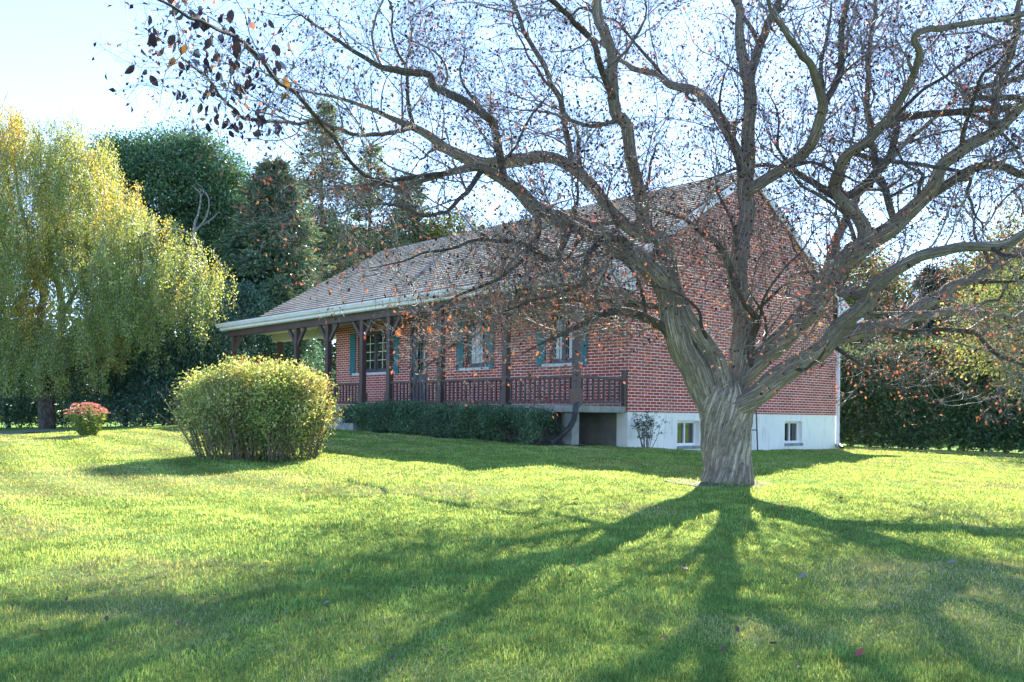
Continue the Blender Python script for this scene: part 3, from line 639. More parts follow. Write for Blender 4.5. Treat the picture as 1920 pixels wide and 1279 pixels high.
LIMBS = [
 # left stem, its knot, and the long left limb
 [(1345, 800, 11.0, 46), (1326, 745, 10.98, 52), (1300, 697, 10.9, 52), (1276, 640, 10.8, 50), (1259, 590, 10.75, 45), (1252, 547, 10.7, 45), (1210, 495, 10.6, 42), (1147, 451, 10.7, 36), (1063, 417, 10.75, 32), (1002, 391, 10.8, 30), (962, 352, 10.75, 24), (905, 318, 10.6, 18), (840, 326, 10.3, 12), (760, 346, 9.8, 8), (660, 352, 9.3, 5)],
 [(1366, 790, 10.95, 40), (1357, 728, 10.9, 42), (1340, 670, 10.9, 40), (1297, 612, 10.85, 38), (1262, 556, 10.9, 40), (1250, 500, 11.0, 36), (1238, 445, 11.1, 34), (1195, 432, 11.25, 28), (1146, 388, 11.4, 22), (1078, 320, 11.6, 22), (1028, 292, 11.8, 22), (950, 306, 12.0, 26), (900, 303, 12.1, 24), (835, 272, 12.2, 19), (770, 236, 12.3, 14), (700, 205, 12.2, 9), (610, 178, 12.0, 5)],
 [(1230, 440, 11.15, 28), (1209, 436, 11.1, 27), (1199, 365, 11.0, 26), (1184, 300, 10.9, 24), (1169, 235, 10.8, 24), (1153, 210, 10.7, 23), (1144, 103, 10.6, 21), (1130, 60, 10.55, 20), (1116, -10, 10.5, 18), (1100, -120, 10.3, 13), (1070, -220, 10.0, 7)],
 [(1388, 760, 11.1, 40), (1386, 690, 11.12, 42), (1390, 600, 11.2, 39), (1386, 520, 11.3, 36), (1394, 430, 11.4, 32), (1402, 345, 11.5, 29), (1402, 250, 11.55, 25), (1406, 160, 11.6, 23), (1389, 80, 11.6, 18), (1387, -10, 11.6, 15), (1380, -130, 11.7, 8)],
 [(1405, 150, 11.6, 18), (1428, 82, 11.7, 17), (1444, 39, 11.75, 16), (1457, -10, 11.8, 14), (1490, -130, 12.0, 8)],
 [(1396, 330, 11.45, 24), (1388, 298, 11.5, 22), (1370, 262, 11.6, 21), (1342, 210, 11.9, 21), (1300, 172, 12.3, 18), (1263, 155, 12.6, 16), (1225, 140, 12.9, 13), (1170, 122, 13.2, 9), (1110, 70, 13.5, 6)],
 [(1399, 360, 11.4, 24), (1440, 335, 11.2, 24), (1481, 307, 11.0, 24), (1520, 268, 10.7, 22), (1540, 205, 10.4, 20), (1524, 142, 10.1, 16), (1496, 98, 9.8, 13), (1470, 65, 9.5, 10), (1430, -30, 9.0, 7)],
 [(1538, 215, 10.4, 15), (1550, 182, 10.4, 14), (1577, 130, 10.5, 13), (1582, 50, 10.6, 12), (1602, -20, 10.7, 10), (1630, -140, 10.9, 6)],
 # right limbs
 [(1368, 780, 11.05, 40), (1378, 732, 11.1, 44), (1404, 688, 11.15, 44), (1465, 632, 11.25, 45), (1510, 586, 11.35, 46), (1545, 540, 11.3, 47), (1566, 504, 11.25, 46), (1612, 468, 11.15, 40), (1677, 427, 11.0, 34), (1716, 388, 10.9, 28), (1745, 350, 10.8, 26), (1768, 312, 10.75, 25), (1805, 281, 10.65, 25), (1868, 239, 10.5, 22), (1930, 185, 10.3, 18), (2010, 110, 10.0, 12), (2080, 20, 9.8, 6)],
 [(1622, 455, 11.13, 30), (1620, 426, 11.13, 27), (1597, 392, 11.1, 24), (1568, 362, 11.1, 23), (1573, 325, 10.9, 22), (1580, 298, 10.75, 20), (1624, 264, 10.5, 19), (1681, 200, 10.2, 16), (1707, 155, 10.0, 14), (1718, 110, 9.8, 13), (1742, 55, 9.6, 12), (2107, -10, 9.4, 10), (1770, -120, 9.0, 6)],
 [(1572, 364, 11.1, 18), (1601, 361, 11.2, 17), (1662, 300, 11.4, 15), (1685, 242, 11.6, 14), (1700, 220, 11.7, 14), (2102, 188, 11.9, 13), (1817, 178, 12.1, 11), (1925, 143, 12.4, 9), (2010, 90, 12.6, 5)],
 [(1563, 366, 11.1, 16), (1530, 345, 11.3, 14), (1505, 328, 11.6, 12), (1460, 318, 12.0, 10), (1400, 312, 12.4, 7), (1330, 330, 12.8, 4)],
 [(1862, 246, 10.5, 17), (1862, 218, 10.6, 17), (1876, 145, 10.8, 15), (1899, 82, 11.0, 14), (1915, -10, 11.5, 11), (1940, -120, 11.2, 6)],
 [(1360, 790, 10.85, 36), (1382, 762, 10.8, 40), (1413, 744, 10.75, 42), (1470, 703, 10.65, 42), (1533, 659, 10.5, 36), (1573, 615, 10.35, 32), (1625, 573, 10.15, 29), (1645, 538, 10.0, 27), (1685, 505, 9.8, 24), (1728, 480, 9.6, 22), (1795, 466, 9.35, 20), (1872, 458, 9.1, 18), (1930, 432, 8.9, 15), (2020, 380, 8.6, 9), (2100, 300, 8.3, 5)],
 [(1520, 668, 10.55, 30), (1549, 649, 10.6, 31), (1606, 621, 10.8, 32), (1679, 607, 11.0, 29), (1727, 572, 11.2, 26), (1795, 533, 11.5, 22), (1872, 499, 11.8, 19), (1935, 455, 12.0, 15), (2020, 400, 12.3, 8)],
 [(1690, 602, 11.0, 20), (1718, 595, 11.1, 17), (1795, 586, 11.5, 14), (1870, 592, 11.9, 11), (1930, 602, 12.2, 9), (2020, 620, 12.6, 5)],
 [(1636, 618, 10.9, 15), (1665, 620, 10.8, 12), (1727, 620, 10.5, 10), (1800, 624, 10.2, 9), (1838, 631, 10.0, 9), (1872, 664, 9.8, 8), (1925, 685, 9.6, 6), (1990, 720, 9.4, 3)],
 [(1562, 648, 10.6, 9), (1590, 668, 10.5, 6.5), (1626, 692, 10.35, 5), (1660, 722, 10.2, 4), (1705, 730, 10.0, 3), (1760, 756, 9.8, 1.5)],
 [(1680, 427, 11.0, 15), (1640, 300, 11.6, 14), (1625, 150, 12.9, 11), (1640, 20, 13.3, 8), (1650, -100, 13.6, 4)],
 [(1732, 372, 10.85, 19), (1790, 340, 11.0, 19), (1850, 312, 11.1, 17), (1935, 330, 11.2, 13), (2020, 330, 10.4, 7)],
 [(1640, 545, 10.0, 18), (1610, 552, 10.4, 20), (1580, 545, 10.9, 22), (1555, 530, 11.3, 20)],
 # low mossy limbs on the left, in front of the porch
 [(1262, 640, 10.8, 20), (1243, 612, 10.7, 19), (1200, 592, 10.5, 18), (1150, 586, 10.2, 17), (1112, 598, 9.9, 15), (1076, 620, 9.7, 11), (1035, 640, 9.5, 6), (985, 665, 9.3, 3)],
 [(1256, 580, 10.85, 17), (1236, 573, 11.05, 15), (1190, 570, 11.5, 14), (1155, 569, 11.8, 14), (1140, 560, 11.95, 14), (1112, 555, 12.2, 13), (1084, 562, 12.4, 11), (1000, 580, 12.8, 8), (930, 603, 13.0, 6), (862, 640, 13.0, 5), (800, 690, 12.8, 4), (760, 742, 12.6, 2.5)],
 [(1190, 480, 10.6, 16), (1163, 447, 10.4, 13), (1116, 469, 10.0, 12), (1095, 506, 9.9, 11), (1096, 528, 9.9, 11), (1060, 545, 9.7, 8), (1000, 562, 9.5, 5), (930, 590, 9.3, 3)],
 [(1072, 420, 10.75, 14), (1040, 490, 10.0, 11), (985, 463, 9.8, 10), (940, 455, 9.6, 8), (880, 458, 9.3, 6), (800, 470, 9.0, 4), (720, 500, 8.8, 2.5)],
 [(1010, 395, 10.8, 15), (1000, 460, 10.2, 9), (940, 520, 9.6, 7), (860, 560, 9.3, 5), (790, 600, 9.1, 3)],
 [(945, 330, 10.7, 15), (925, 240, 10.4, 17), (905, 215, 10.1, 17), (870, 190, 10.2, 16), (819, 160, 10.3, 15), (800, 136, 10.35, 15), (747, 131, 10.4, 14), (700, 119, 10.4, 10), (640, 80, 10.4, 7), (560, 30, 10.3, 4)],
 [(905, 318, 10.6, 12), (860, 380, 10.1, 9), (800, 400, 9.2, 7), (720, 380, 8.9, 5), (640, 400, 8.7, 3)],
 [(775, 238, 12.2, 10), (735, 250, 11.4, 9), (668, 252, 10.6, 8), (596, 229, 9.8, 7.5), (552, 235, 9.3, 7), (498, 229, 8.8, 7), (445, 211, 8.3, 6.5), (380, 137, 7.2, 5), (341, 95, 6.6, 3.5)],
 [(830, 326, 10.2, 9), (700, 332, 9.3, 8), (596, 222, 8.3, 8), (537, 160, 7.6, 8), (448, 86, 6.6, 7.5), (377, 50, 6.0, 7), (329, 6, 5.6, 6), (275, -12, 5.4, 3.5)],
 [(1160, 210, 10.75, 14), (1100, 60, 10.0, 12), (1040, 10, 9.4, 11), (960, -40, 8.7, 9), (860, -60, 8.0, 7), (740, -40, 7.4, 5)],
 [(1075, 318, 11.6, 13), (1060, 240, 11.9, 12), (1025, 130, 12.3, 11), (985, 60, 12.6, 9), (950, -40, 12.9, 6)],
 [(1545, 545, 11.4, 20), (1575, 430, 12.3, 18), (1640, 330, 13.4, 14), (1720, 250, 14.4, 10), (1790, 190, 15.2, 5)],
 [(1392, 560, 11.25, 16), (1350, 470, 11.0, 14), (1318, 436, 10.8, 12), (1290, 415, 10.6, 8), (1240, 395, 10.3, 4)],
 [(1405, 700, 11.1, 16), (1412, 640, 10.9, 15), (1420, 600, 10.7, 14), (1385, 560, 10.4, 9), (1370, 500, 10.2, 5)],
]
LP = [lp(rows) for rows in LIMBS]
# stout side branches: crooked, each a limb of its own
side = []
for li, p in enumerate(LP):
    L = len(p) * 0.04; q = 0.9 if p[:, 3].max() > 0.1 else 0.5
    while q < L - 0.25:
        k = min(int(q / 0.04), len(p) - 2); t = nrm(p[k + 1, :3] - p[k, :3]); pr = rdir(1)[0]; pr = nrm(pr - t * pr.dot(t)); r_ = min(0.62 * p[k, 3], 0.034) * RNG.uniform(0.6, 1.0); q += RNG.uniform(0.6, 1.15)
        if r_ < 0.011 or p[k, 2] < 2.0: continue
        b = walk(p[k:k + 1, :3], (t * 0.75 + pr * 0.8 + np.array([0, 0, 0.25]))[None], np.array([RNG.uniform(0.8, 1.9) * (0.5 + 18 * r_)]), 8, 0.26, (0, 0, 0.02))[0]
        if b[:, 1].min() < 4.5 or CY - (b[4, 2] - CAMZ) / b[4, 1] * F < -40 or b[:, 2].min() < 2.0: continue
        side.append(catmull(np.concatenate([b, np.linspace(r_, 0.35 * r_, 8)[:, None]], 1), 0.05))
NL = len(LP)
side = [side[i] for i in np.argsort([-q[0, 3] for q in side])]; print('side', len(side))
n_side = 60; LP += side
for i, p in enumerate(LP[:NL + n_side]):
    big = p[:, 3].max() > 0.085
    bark_tube('limb', p, 64 if big else 12, TB, M['bark'] if p[:, 3].max() > 0.06 else M['bark_young_backlit'], tree, 0.12 if big else 0.06, 0.02 if big else 0.0, -0.8, i + 20)
# branches grown from the limbs, three generations
K2, K3, K4 = 9, 6, 4
st2, d2, ln2, r2 = [], [], [], []
for li, p in enumerate(LP):
    L = np.concatenate([[0], np.cumsum(np.linalg.norm(np.diff(p[:, :3], axis=0), axis=1))]); t = nrm(np.gradient(p[:, :3], axis=0))
    q = (0.35 if li < 20 else 0.12) * L[-1] if p[:, 3].max() > 0.1 else 0.1 * L[-1]
    while q < L[-1]:
        k = int(np.searchsorted(L, q)); k = min(k, len(p) - 1); fr = q / L[-1]; r = p[k, 3]
        pr = rdir(1)[0]; pr = nrm(pr - t[k] * pr.dot(t[k])); out = p[k, :3] - np.array([2.9, 11, 2.6]); out = out / np.linalg.norm(out)
        st2.append(p[k, :3] + pr * r * 0.5); d2.append(nrm(t[k] * 0.55 + pr * 0.85 + out * 0.25 + np.array([0, 0, 0.12])))
        ln2.append((1.55 - 0.75 * fr) * RNG.uniform(0.55, 1.3)); r2.append(min(0.45 * r, 0.011) * RNG.uniform(0.7, 1.1)); q += RNG.uniform(0.17, 0.36)
    for _ in range(3):
        st2.append(p[-1, :3]); d2.append(nrm(t[-1] + RNG.normal(size=3) * 0.4)); ln2.append(RNG.uniform(0.6, 1.2)); r2.append(max(0.7 * p[-1, 3], 0.005))
st2, d2, ln2, r2 = map(np.array, (st2, d2, ln2, r2))
B2 = walk(st2, d2, ln2, K2, 0.20, (0, 0, 0.015)); R2 = r2[:, None] * np.linspace(1, 0.32, K2)[None]
py2 = CY - (B2[:, 4, 2] - CAMZ) / B2[:, 4, 1] * F
px2 = (CX + F * B2[:, :, 0] / B2[:, :, 1]).min(1)
keep = (px2 > 235) & ((py2 > -30) | (RNG.random(len(B2)) < 0.12)) & (np.linalg.norm(B2 - np.array([0, 0, CAMZ]), axis=-1).min(1) > 3.2) & (B2[:, :, 2].min(1) > np.where(B2[:, 0, 0] > 3, 1.35, 1.95)); B2, R2, ln2 = B2[keep], R2[keep], ln2[keep]
def brood(B, Rp, lens, gap, K, lmin, lmax, rmul, rmax, sig, bias, spread=0.9):
    n = np.maximum(1, (lens / gap)).astype(int); idx = np.repeat(np.arange(len(B)), n); t = RNG.uniform(0.12, 1.0, len(idx))
    s, tg, r = sample_on(B, Rp, idx, t); pr = rdir(len(idx)); pr = nrm(pr - tg * (pr * tg).sum(-1, keepdims=True))
    ln = RNG.uniform(lmin, lmax, len(idx)) * (1.15 - 0.5 * t); C = walk(s, tg * 0.6 + pr * spread, ln, K, sig, bias)
    return C, np.minimum(r * rmul, rmax)[:, None] * np.linspace(1, 0.45, K)[None], ln
B3, R3, ln3 = brood(B2, R2, ln2, 0.115, K3, 0.22, 0.75, 0.6, 0.0055, 0.26, (0, 0, 0.0))
B4, R4, ln4 = brood(B3, R3, ln3, 0.045, K4, 0.07, 0.24, 0.7, 0.0028, 0.3, (0, 0, -0.02))
R3 = np.maximum(R3 * 0.72, 0.0017); R4 = np.maximum(R4 * 0.55, 0.00095)
rest = [np.concatenate([p[np.linspace(0, len(p) - 1, 10).astype(int)]], 0) for p in LP[NL + n_side:]]; rest = np.array(rest)
parts = [tubes(rest[:, :, :3], rest[:, :, 3], 7), tubes(B2, R2, 6), tubes(B3, R3, 4), tubes(B4, R4, 3)]
vo = lo_ = 0; Vs, Ls, Ss, Us = [], [], [], []
for (v, l, s, u) in parts:
    Vs.append(v); Ls.append(l + vo); Ss.append(s + lo_); Us.append(u); vo += len(v); lo_ += len(l)
tw = link('twigs', raw_mesh('twigs', np.concatenate(Vs), np.concatenate(Ls), np.concatenate(Ss), None, np.concatenate(Us), TB), M['twig'], tree, True); tag(tw, kind='stuff')
ar = lambda B, Q: float((np.linalg.norm(np.diff(B, axis=1), axis=-1) * (Q[:, 1:] + Q[:, :-1])).sum())
print('twigs', len(B2), len(B3), len(B4), 'area', ar(B2, R2), ar(B3, R3), ar(B4, R4))
# the last leaves: dark purple, rust and a few red, hanging from the twigs
n4 = len(B4); pick = RNG.random(n4) < np.where((B4[:, 0, 0] < 1.2) & (B4[:, 0, 2] < 3.6), 0.36, 0.42); lp_ = B4[pick][:, RNG.integers(1, K4)]; lp_ = np.concatenate([lp_, B3[RNG.random(len(B3)) < 0.5][:, -1]])
n = len(lp_); low = np.clip((4.5 - lp_[:, 2]) / 1.6, 0, 1)
ax = nrm(rdir(n) * 0.8 + np.array([0, 0, -0.75])); sz = RNG.uniform(0.024, 0.056, n)
purple = palette(n, [(0.060, 0.030, 0.038, 0.16), (0.085, 0.035, 0.035, 0.25), (0.045, 0.028, 0.040, 0.10)], [4, 3, 3])
warm = palette(n, [(0.46, 0.17, 0.09, 0.38), (0.42, 0.10, 0.08, 0.38), (0.50, 0.25, 0.09, 0.38), (0.30, 0.14, 0.11, 0.3)], [4, 1.6, 1.2, 3.5])
wm = RNG.random(n) < (0.15 + 0.5 * low * np.where(lp_[:, 0] > 3, 1, 0.8)); tint = np.where(wm[:, None], warm, purple); print('leaves', n, 'area', float((sz ** 2 * 0.3).sum()))
lm = [leaf_mesh('leaves', lp_, ax, rdir(n), sz, tint, 0.6, TB)]
tag(link('leaves', lm[0], M['crab_leaf'], tree), kind='stuff')
# big leaves on the branch that hangs closest to the camera
tips = np.concatenate([LP[-10 + 2][-70:, :3], LP[-10 + 1][-45:, :3]]) if False else None
near = [i for i, p in enumerate(LP) if p[-1, 1] < 6.8 and p[-1, 0] < 0]
ps = np.concatenate([LP[i][int(len(LP[i]) * 0.62):, :3] for i in near]); ps = ps[RNG.integers(0, len(ps), 210)] + RNG.normal(size=(210, 3)) * np.array([0.16, 0.16, 0.13]); n = len(ps)
tag(link('leaves', oval_leaves('near_leaves', ps, nrm(rdir(n) * 0.6 + np.array([0, 0, -0.9])), rdir(n), RNG.uniform(0.055, 0.10, n), palette(n, [(0.055, 0.03, 0.045, 0.15), (0.30, 0.14, 0.04, 0.4), (0.045, 0.03, 0.045, 0.1)], [5, 0.6, 4]), 0.58, TB), M['leaf_gloss'], tree), kind='stuff')

# ------------------------------------------------------------------ other trees and shrubs
def ell(px, py, d, rx, rz, ry=None):
    """crown lobe seen at (px, py), radii in photo pixels at distance d"""
    s = d / F; return (*P(px, py, d), rx * s, (ry if ry else rx) * s, rz * s)
def lobe_points(lobes, n, seed=0, lo=0.5, rough=0.3):
    lobes = np.array(lobes, float); wt = lobes[:, 3] * lobes[:, 5] + 0.3 * lobes[:, 3] * lobes[:, 4]; i = RNG.choice(len(lobes), n, p=wt / wt.sum())
    dr = rdir(n); r = (lo ** 3 + (1 - lo ** 3) * RNG.random(n)) ** (1 / 3); r = r * (1 + rough * (fbm(dr * 2.2 + i[:, None] * 7.7, 3, seed) - 0.5) * 2)
    return lobes[i, :3] + dr * r[:, None] * lobes[i, 3:6], dr
def cluster_leaves(cen, out, per, rad, size, flat=0.65):
    n = len(cen) * per; c = np.repeat(cen, per, 0); o = np.repeat(out, per, 0)
    g = RNG.normal(size=(n, 3)) * rad * np.array([1, 1, flat]); pos = c + g
    ax = nrm(rdir(n) * 0.9 + o * 0.35 + nrm(g) * 0.5 + np.array([0, 0, -0.25])); nor = nrm(rdir(n) * 0.8 + np.array([0, 0, 0.8]))
    return pos, ax, nor, RNG.uniform(0.65, 1.3, n) * size
def wood(parent, base, tips, r0, mat, name='trunk', n_limb=14, top=None):
    b = np.array(base, float); c = tips.mean(0) if top is None else np.array(top)
    rows = [[*(b + np.array([0, 0, -0.2])), r0 * 1.15], [*(b + np.array([0, 0, 0.3])), r0]]
    for f in (0.3, 0.6, 0.85, 1.0): q = b + (c - b) * f + RNG.normal(size=3) * 0.12 * np.array([1, 1, 0]); rows.append([*q, r0 * (1 - 0.72 * f)])
    path = catmull(rows, 0.25); bark_tube(name, path, 14, base, mat, parent, 0.08, 0.03, 0.3, int(abs(b[0]) * 10) % 50)
    sel = tips[RNG.choice(len(tips), min(n_limb, len(tips)), replace=False)]; A = np.zeros((len(sel), 8, 3)); Rr = np.zeros((len(sel), 8))
    for i, tp in enumerate(sel):
        k = int(RNG.uniform(0.45, 0.98) * (len(path) - 1)); s = path[k, :3]; u = np.linspace(0, 1, 8)[:, None]
        A[i] = s + (tp - s) * u + np.array([0, 0, 1]) * (np.sin(u * np.pi) * 0.12 * np.linalg.norm(tp - s)) + RNG.normal(size=(8, 3)) * 0.05 * u; Rr[i] = np.linspace(max(path[k, 3] * 0.55, 0.03), 0.012, 8)
    o = link('limbs', tube_mesh('limbs', A, Rr, 7, base), mat, parent, True); return path
def leafy(name, label, cat, base, lobes, n_cl, per, rad, size, cols, wts, mat='leaf', r0=0.2, bark='darkbark', group=None, lo=0.5, aspect=0.55, pscale=0.35, patch=0.5, flat=0.65, kind=None, trunk=True, rough=0.3, floor=None):
    base = np.array([base[0], base[1], gz(*base[:2])]); t = tag(empty(name, base), label, cat, group)
    cen, out = lobe_points(lobes, n_cl, int(abs(base[0] * 7)) % 90, lo, rough); gmin = ground(cen[:, 0], cen[:, 1]) + 0.12
    k = cen[:, 2] > gmin; cen, out = cen[k], out[k]
    if trunk: wood(t, base, cen, r0, M[bark])
    pos, ax, nor, sz = cluster_leaves(cen, out, per, rad, size, flat); k = pos[:, 2] > np.repeat(gmin[k], per) - 0.1; pos, ax, nor, sz = pos[k], ax[k], nor[k], sz[k]
    link('crown' if trunk else 'foliage', leaf_mesh(name + '_leaves', pos, ax, nor, sz, palette(len(pos), cols, wts, 0.22, pos, pscale, 5, patch), aspect, base), M[mat], t)
    return t
def at(px, d):                                   # plan point below photo column px at distance d
    p = P(px, 800, d); return p[0], p[1]

# weeping birch on the left
bx = at(86, 30.0); bb = np.array([*bx, gz(*bx)])
birch = tag(empty('weeping_birch', bb), 'tall weeping birch with yellow green hanging foliage beside the driveway', 'tree')
def stem(rows, mat, S=18, name='trunk', par=birch, base=bb, amp=0.07): return bark_tube(name, catmull([[*P(x, y, d), 0.5 * wd * d / F] for x, y, d, wd in rows], 0.12), S, base, M[mat], par, amp, 0.03, 0.4, int(rows[0][0]) % 40)
stem([(88, 830, 30, 34), (88, 800, 30, 30), (86, 740, 30, 28), (88, 690, 30, 20)], 'darkbark', 24)
stem([(86, 720, 30, 18), (70, 640, 29.8, 15), (75, 600, 29.8, 13), (82, 545, 29.6, 12), (66, 500, 29.5, 10), (50, 440, 29.5, 8), (30, 330, 29.6, 5), (20, 210, 29.8, 2)], 'birchbark', 14, 'limb')
stem([(90, 710, 30, 17), (108, 650, 30.1, 13), (116, 600, 30.2, 12), (112, 540, 30.2, 11), (96, 500, 30.2, 9), (110, 400, 30.4, 7), (128, 240, 30.6, 2)], 'birchbark', 14, 'limb')
stem([(84, 700, 30, 12), (50, 620, 29.5, 9), (20, 545, 29, 7), (-30, 500, 28.5, 5), (-80, 470, 28, 3)], 'birchbark', 12, 'limb')
stem([(116, 590, 30.2, 9), (160, 520, 30, 7), (220, 470, 29.7, 6), (300, 430, 29.4, 4), (370, 440, 29.2, 2)], 'birchbark', 12, 'limb')
stem([(100, 700, 30, 12), (150, 690, 30.1, 9), (200, 672, 30.2, 8), (240, 660, 30.3, 6), (290, 640, 30.4, 3)], 'darkbark', 12, 'limb')
lob = [ell(20, 330, 30, 95, 150, 130), ell(70, 380, 29.6, 90, 150, 120), ell(135, 350, 30.2, 75, 130, 100), ell(190, 420, 29.6, 85, 120, 110), ell(270, 470, 29.4, 85, 90, 110), ell(350, 505, 29.4, 68, 66, 100), ell(15, 480, 29, 75, 80, 130), ell(-90, 440, 30, 110, 200, 140), ell(200, 530, 29.0, 75, 55, 60), ell(18, 235, 30, 35, 55), ell(132, 262, 30.2, 28, 55), ell(188, 290, 30, 26, 50), ell(0, 590, 29.2, 90, 80), ell(150, 610, 29.6, 90, 60), ell(40, 640, 29.0, 60, 50), ell(250, 560, 29.6, 60, 60)]
ns = 2700; s0, _ = lobe_points(lob, ns, 4, 0.62, 0.42); sl_ = RNG.uniform(0.5, 2.0, ns)
K = 8; tr = walk(s0, np.concatenate([RNG.normal(size=(ns, 2)) * 0.35, -np.ones((ns, 1))], 1), sl_, K, 0.12, (0, 0, -0.12))
o = link('hanging_twigs', tube_mesh('hanging_twigs', tr, np.repeat(np.linspace(0.011, 0.004, K)[None], ns, 0), 3, bb), M['twig'], birch); tag(o, kind='stuff')
nl = (sl_ * 90).astype(int); idx = np.repeat(np.arange(ns), nl); pt, tg, _ = sample_on(tr, np.ones((ns, K)), idx, RNG.random(len(idx))); n = len(pt)
pt = pt + RNG.normal(size=(n, 3)) * 0.085; k = pt[:, 2] > ground(pt[:, 0], pt[:, 1]) + 1.1; pt = pt[k]; idx = idx[k]; n = len(pt)
bt = palette(n, [(0.26, 0.36, 0.14, 0.5), (0.36, 0.45, 0.15, 0.5), (0.22, 0.31, 0.15, 0.45), (0.52, 0.50, 0.12, 0.45), (0.60, 0.46, 0.09, 0.45)], [4, 4, 2.5, 1.5, 1.3], 0.2, s0[idx], 0.9, 8, 0.75)
link('crown', leaf_mesh('birch_leaves', pt, nrm(rdir(n) * 0.7 + np.array([0, 0, -0.9])), rdir(n), RNG.uniform(0.035, 0.075, n), bt, 0.65, bb), M['leaf'], birch)

DG = [(0.075, 0.16, 0.095, 0.35), (0.12, 0.21, 0.09, 0.4), (0.06, 0.135, 0.095, 0.3)]
leafy('maple_tree', 'broad dark green maple rising behind the weeping birch', 'tree', at(320, 43), [ell(310, 370, 43, 125, 120), ell(240, 330, 43, 75, 70), ell(390, 360, 43, 80, 90), ell(330, 300, 43, 75, 55), ell(430, 430, 42.5, 60, 80), ell(310, 480, 43, 130, 100)], 760, 130, 0.36, 0.15, DG, [4, 3, 3], 'leaf_gloss', 0.35, lo=0.62)
PN = [(0.10, 0.18, 0.12, 0.2), (0.16, 0.24, 0.13, 0.25), (0.08, 0.15, 0.12, 0.15), (0.30, 0.20, 0.11, 0.2)]
def conifer(name, label, px, d, top, bot, wid, cols, wts, n_b=150, size=0.2, group=None, dens=70, droop=-0.12, cat='tree', r0=0.2):
    x, y = at(px, d); base = np.array([x, y, gz(x, y)]); t = tag(empty(name, base), label, cat, group); zt = P(px, top, d)[2]; zb = P(px, bot, d)[2]; W = wid * d / F
    path = catmull([[x, y, base[2] - 0.2, r0 * 1.1], [x + 0.05, y, base[2] + 0.5, r0], [x - 0.06, y + 0.05, (base[2] + zt) / 2, r0 * 0.6], [x, y, zt - 0.1, 0.02]], 0.3); bark_tube('trunk', path, 12, base, M['darkbark'], t, 0.07, 0, 0, 5)
    u = RNG.random(n_b) ** 0.8; h = zb + (zt - zb) * u; ang = RNG.uniform(0, 6.283, n_b); ln = W * (1 - u) ** 0.75 * RNG.uniform(0.6, 1.15, n_b) + 0.25
    d0 = np.stack([np.cos(ang), np.sin(ang), np.full(n_b, 0.25)], 1); s = np.stack([np.full(n_b, x), np.full(n_b, y), h], 1); A = walk(s, d0, ln, 7, 0.10, (0, 0, droop * 0.5))
    link('limbs', tube_mesh('limbs', A, np.linspace(0.035, 0.008, 7)[None] * np.ones((n_b, 1)), 5, base), M['darkbark'], t)
    nn = (ln * dens).astype(int) + 20; i = np.repeat(np.arange(n_b), nn); tt = RNG.random(len(i)) ** 0.7; pt, tg, _ = sample_on(A, np.ones((n_b, 7)), i, 0.15 + 0.85 * tt); n = len(pt)
    off = RNG.normal(size=(n, 3)) * np.array([0.2, 0.2, 0.11]) * (0.6 + 0.5 * (ln[i] / W))[:, None]; pt = pt + off
    link('crown', leaf_mesh(name + '_needles', pt, nrm(tg * 0.6 + nrm(off) * 0.8 + rdir(n) * 0.5), rdir(n), RNG.uniform(0.6, 1.3, n) * size, palette(n, cols, wts, 0.22, pt, 0.5, 9, 0.5), 0.28, base), M['leaf'], t)
    return t
conifer('pine_tree', 'bushy pine with grey trunk showing above the porch roof corner', 508, 37, 305, 650, 125, PN, [4, 3, 3, 0.25], 190, 0.26, dens=95, r0=0.22)
conifer('pine_tree', 'tall dark pine standing right of the maple, left of the larch', 425, 46, 330, 640, 90, PN, [4, 2, 4, 0.4], 130, 0.26, dens=80)
LA = [(0.14, 0.22, 0.11, 0.4), (0.20, 0.28, 0.12, 0.4), (0.11, 0.18, 0.10, 0.35)]
conifer('larch_tree', 'tall loose larch with sky showing through above the left roof end', 600, 46, 190, 620, 115, LA, [3, 3, 3], 150, 0.22, dens=48, droop=-0.25)
conifer('larch_tree', 'slimmer larch further right behind the roof slope', 690, 50, 270, 620, 105, LA, [3, 3, 3], 130, 0.22, dens=60, droop=-0.2)
conifer('spruce_tree', 'dark spruce behind the roof ridge left of the vent pipe', 765, 52, 330, 640, 90, PN, [4, 3, 3, 0.3], 120, 0.26, dens=70)
YG = [(0.14, 0.20, 0.045, 0.45), (0.19, 0.25, 0.05, 0.5), (0.09, 0.14, 0.04, 0.4)]
leafy('ash_tree', 'light green tree top peeking over the ridge beside the vent pipe', 'tree', at(850, 54), [ell(845, 450, 54, 55, 50), ell(800, 470, 54, 50, 50), ell(880, 480, 54, 40, 40)], 170, 60, 0.4, 0.2, YG, [3, 3, 3], 'leaf', 0.25)
leafy('maple_tree', 'pale leafy maple filling the gap between pine and larch', 'tree', at(570, 52), [ell(560, 500, 52, 90, 110), ell(640, 520, 52, 90, 90), ell(720, 500, 52, 70, 70)], 420, 70, 0.42, 0.21, [(0.11, 0.19, 0.09, 0.4), (0.16, 0.25, 0.10, 0.4), (0.08, 0.14, 0.08, 0.35)], [3, 3, 3], 'leaf', 0.3)
BG = [(0.10, 0.20, 0.165, 0.33), (0.14, 0.25, 0.19, 0.35), (0.075, 0.15, 0.13, 0.28)]
leafy('lilac_bush', 'large blue green lilac bush below the birch, behind the pink flowers', 'bush', at(235, 33), [ell(235, 650, 33, 85, 110), ell(180, 700, 33, 70, 90), ell(275, 720, 32.5, 70, 80)], 420, 75, 0.26, 0.115, BG, [4, 3, 4], 'leaf_gloss', 0.09, lo=0.7)
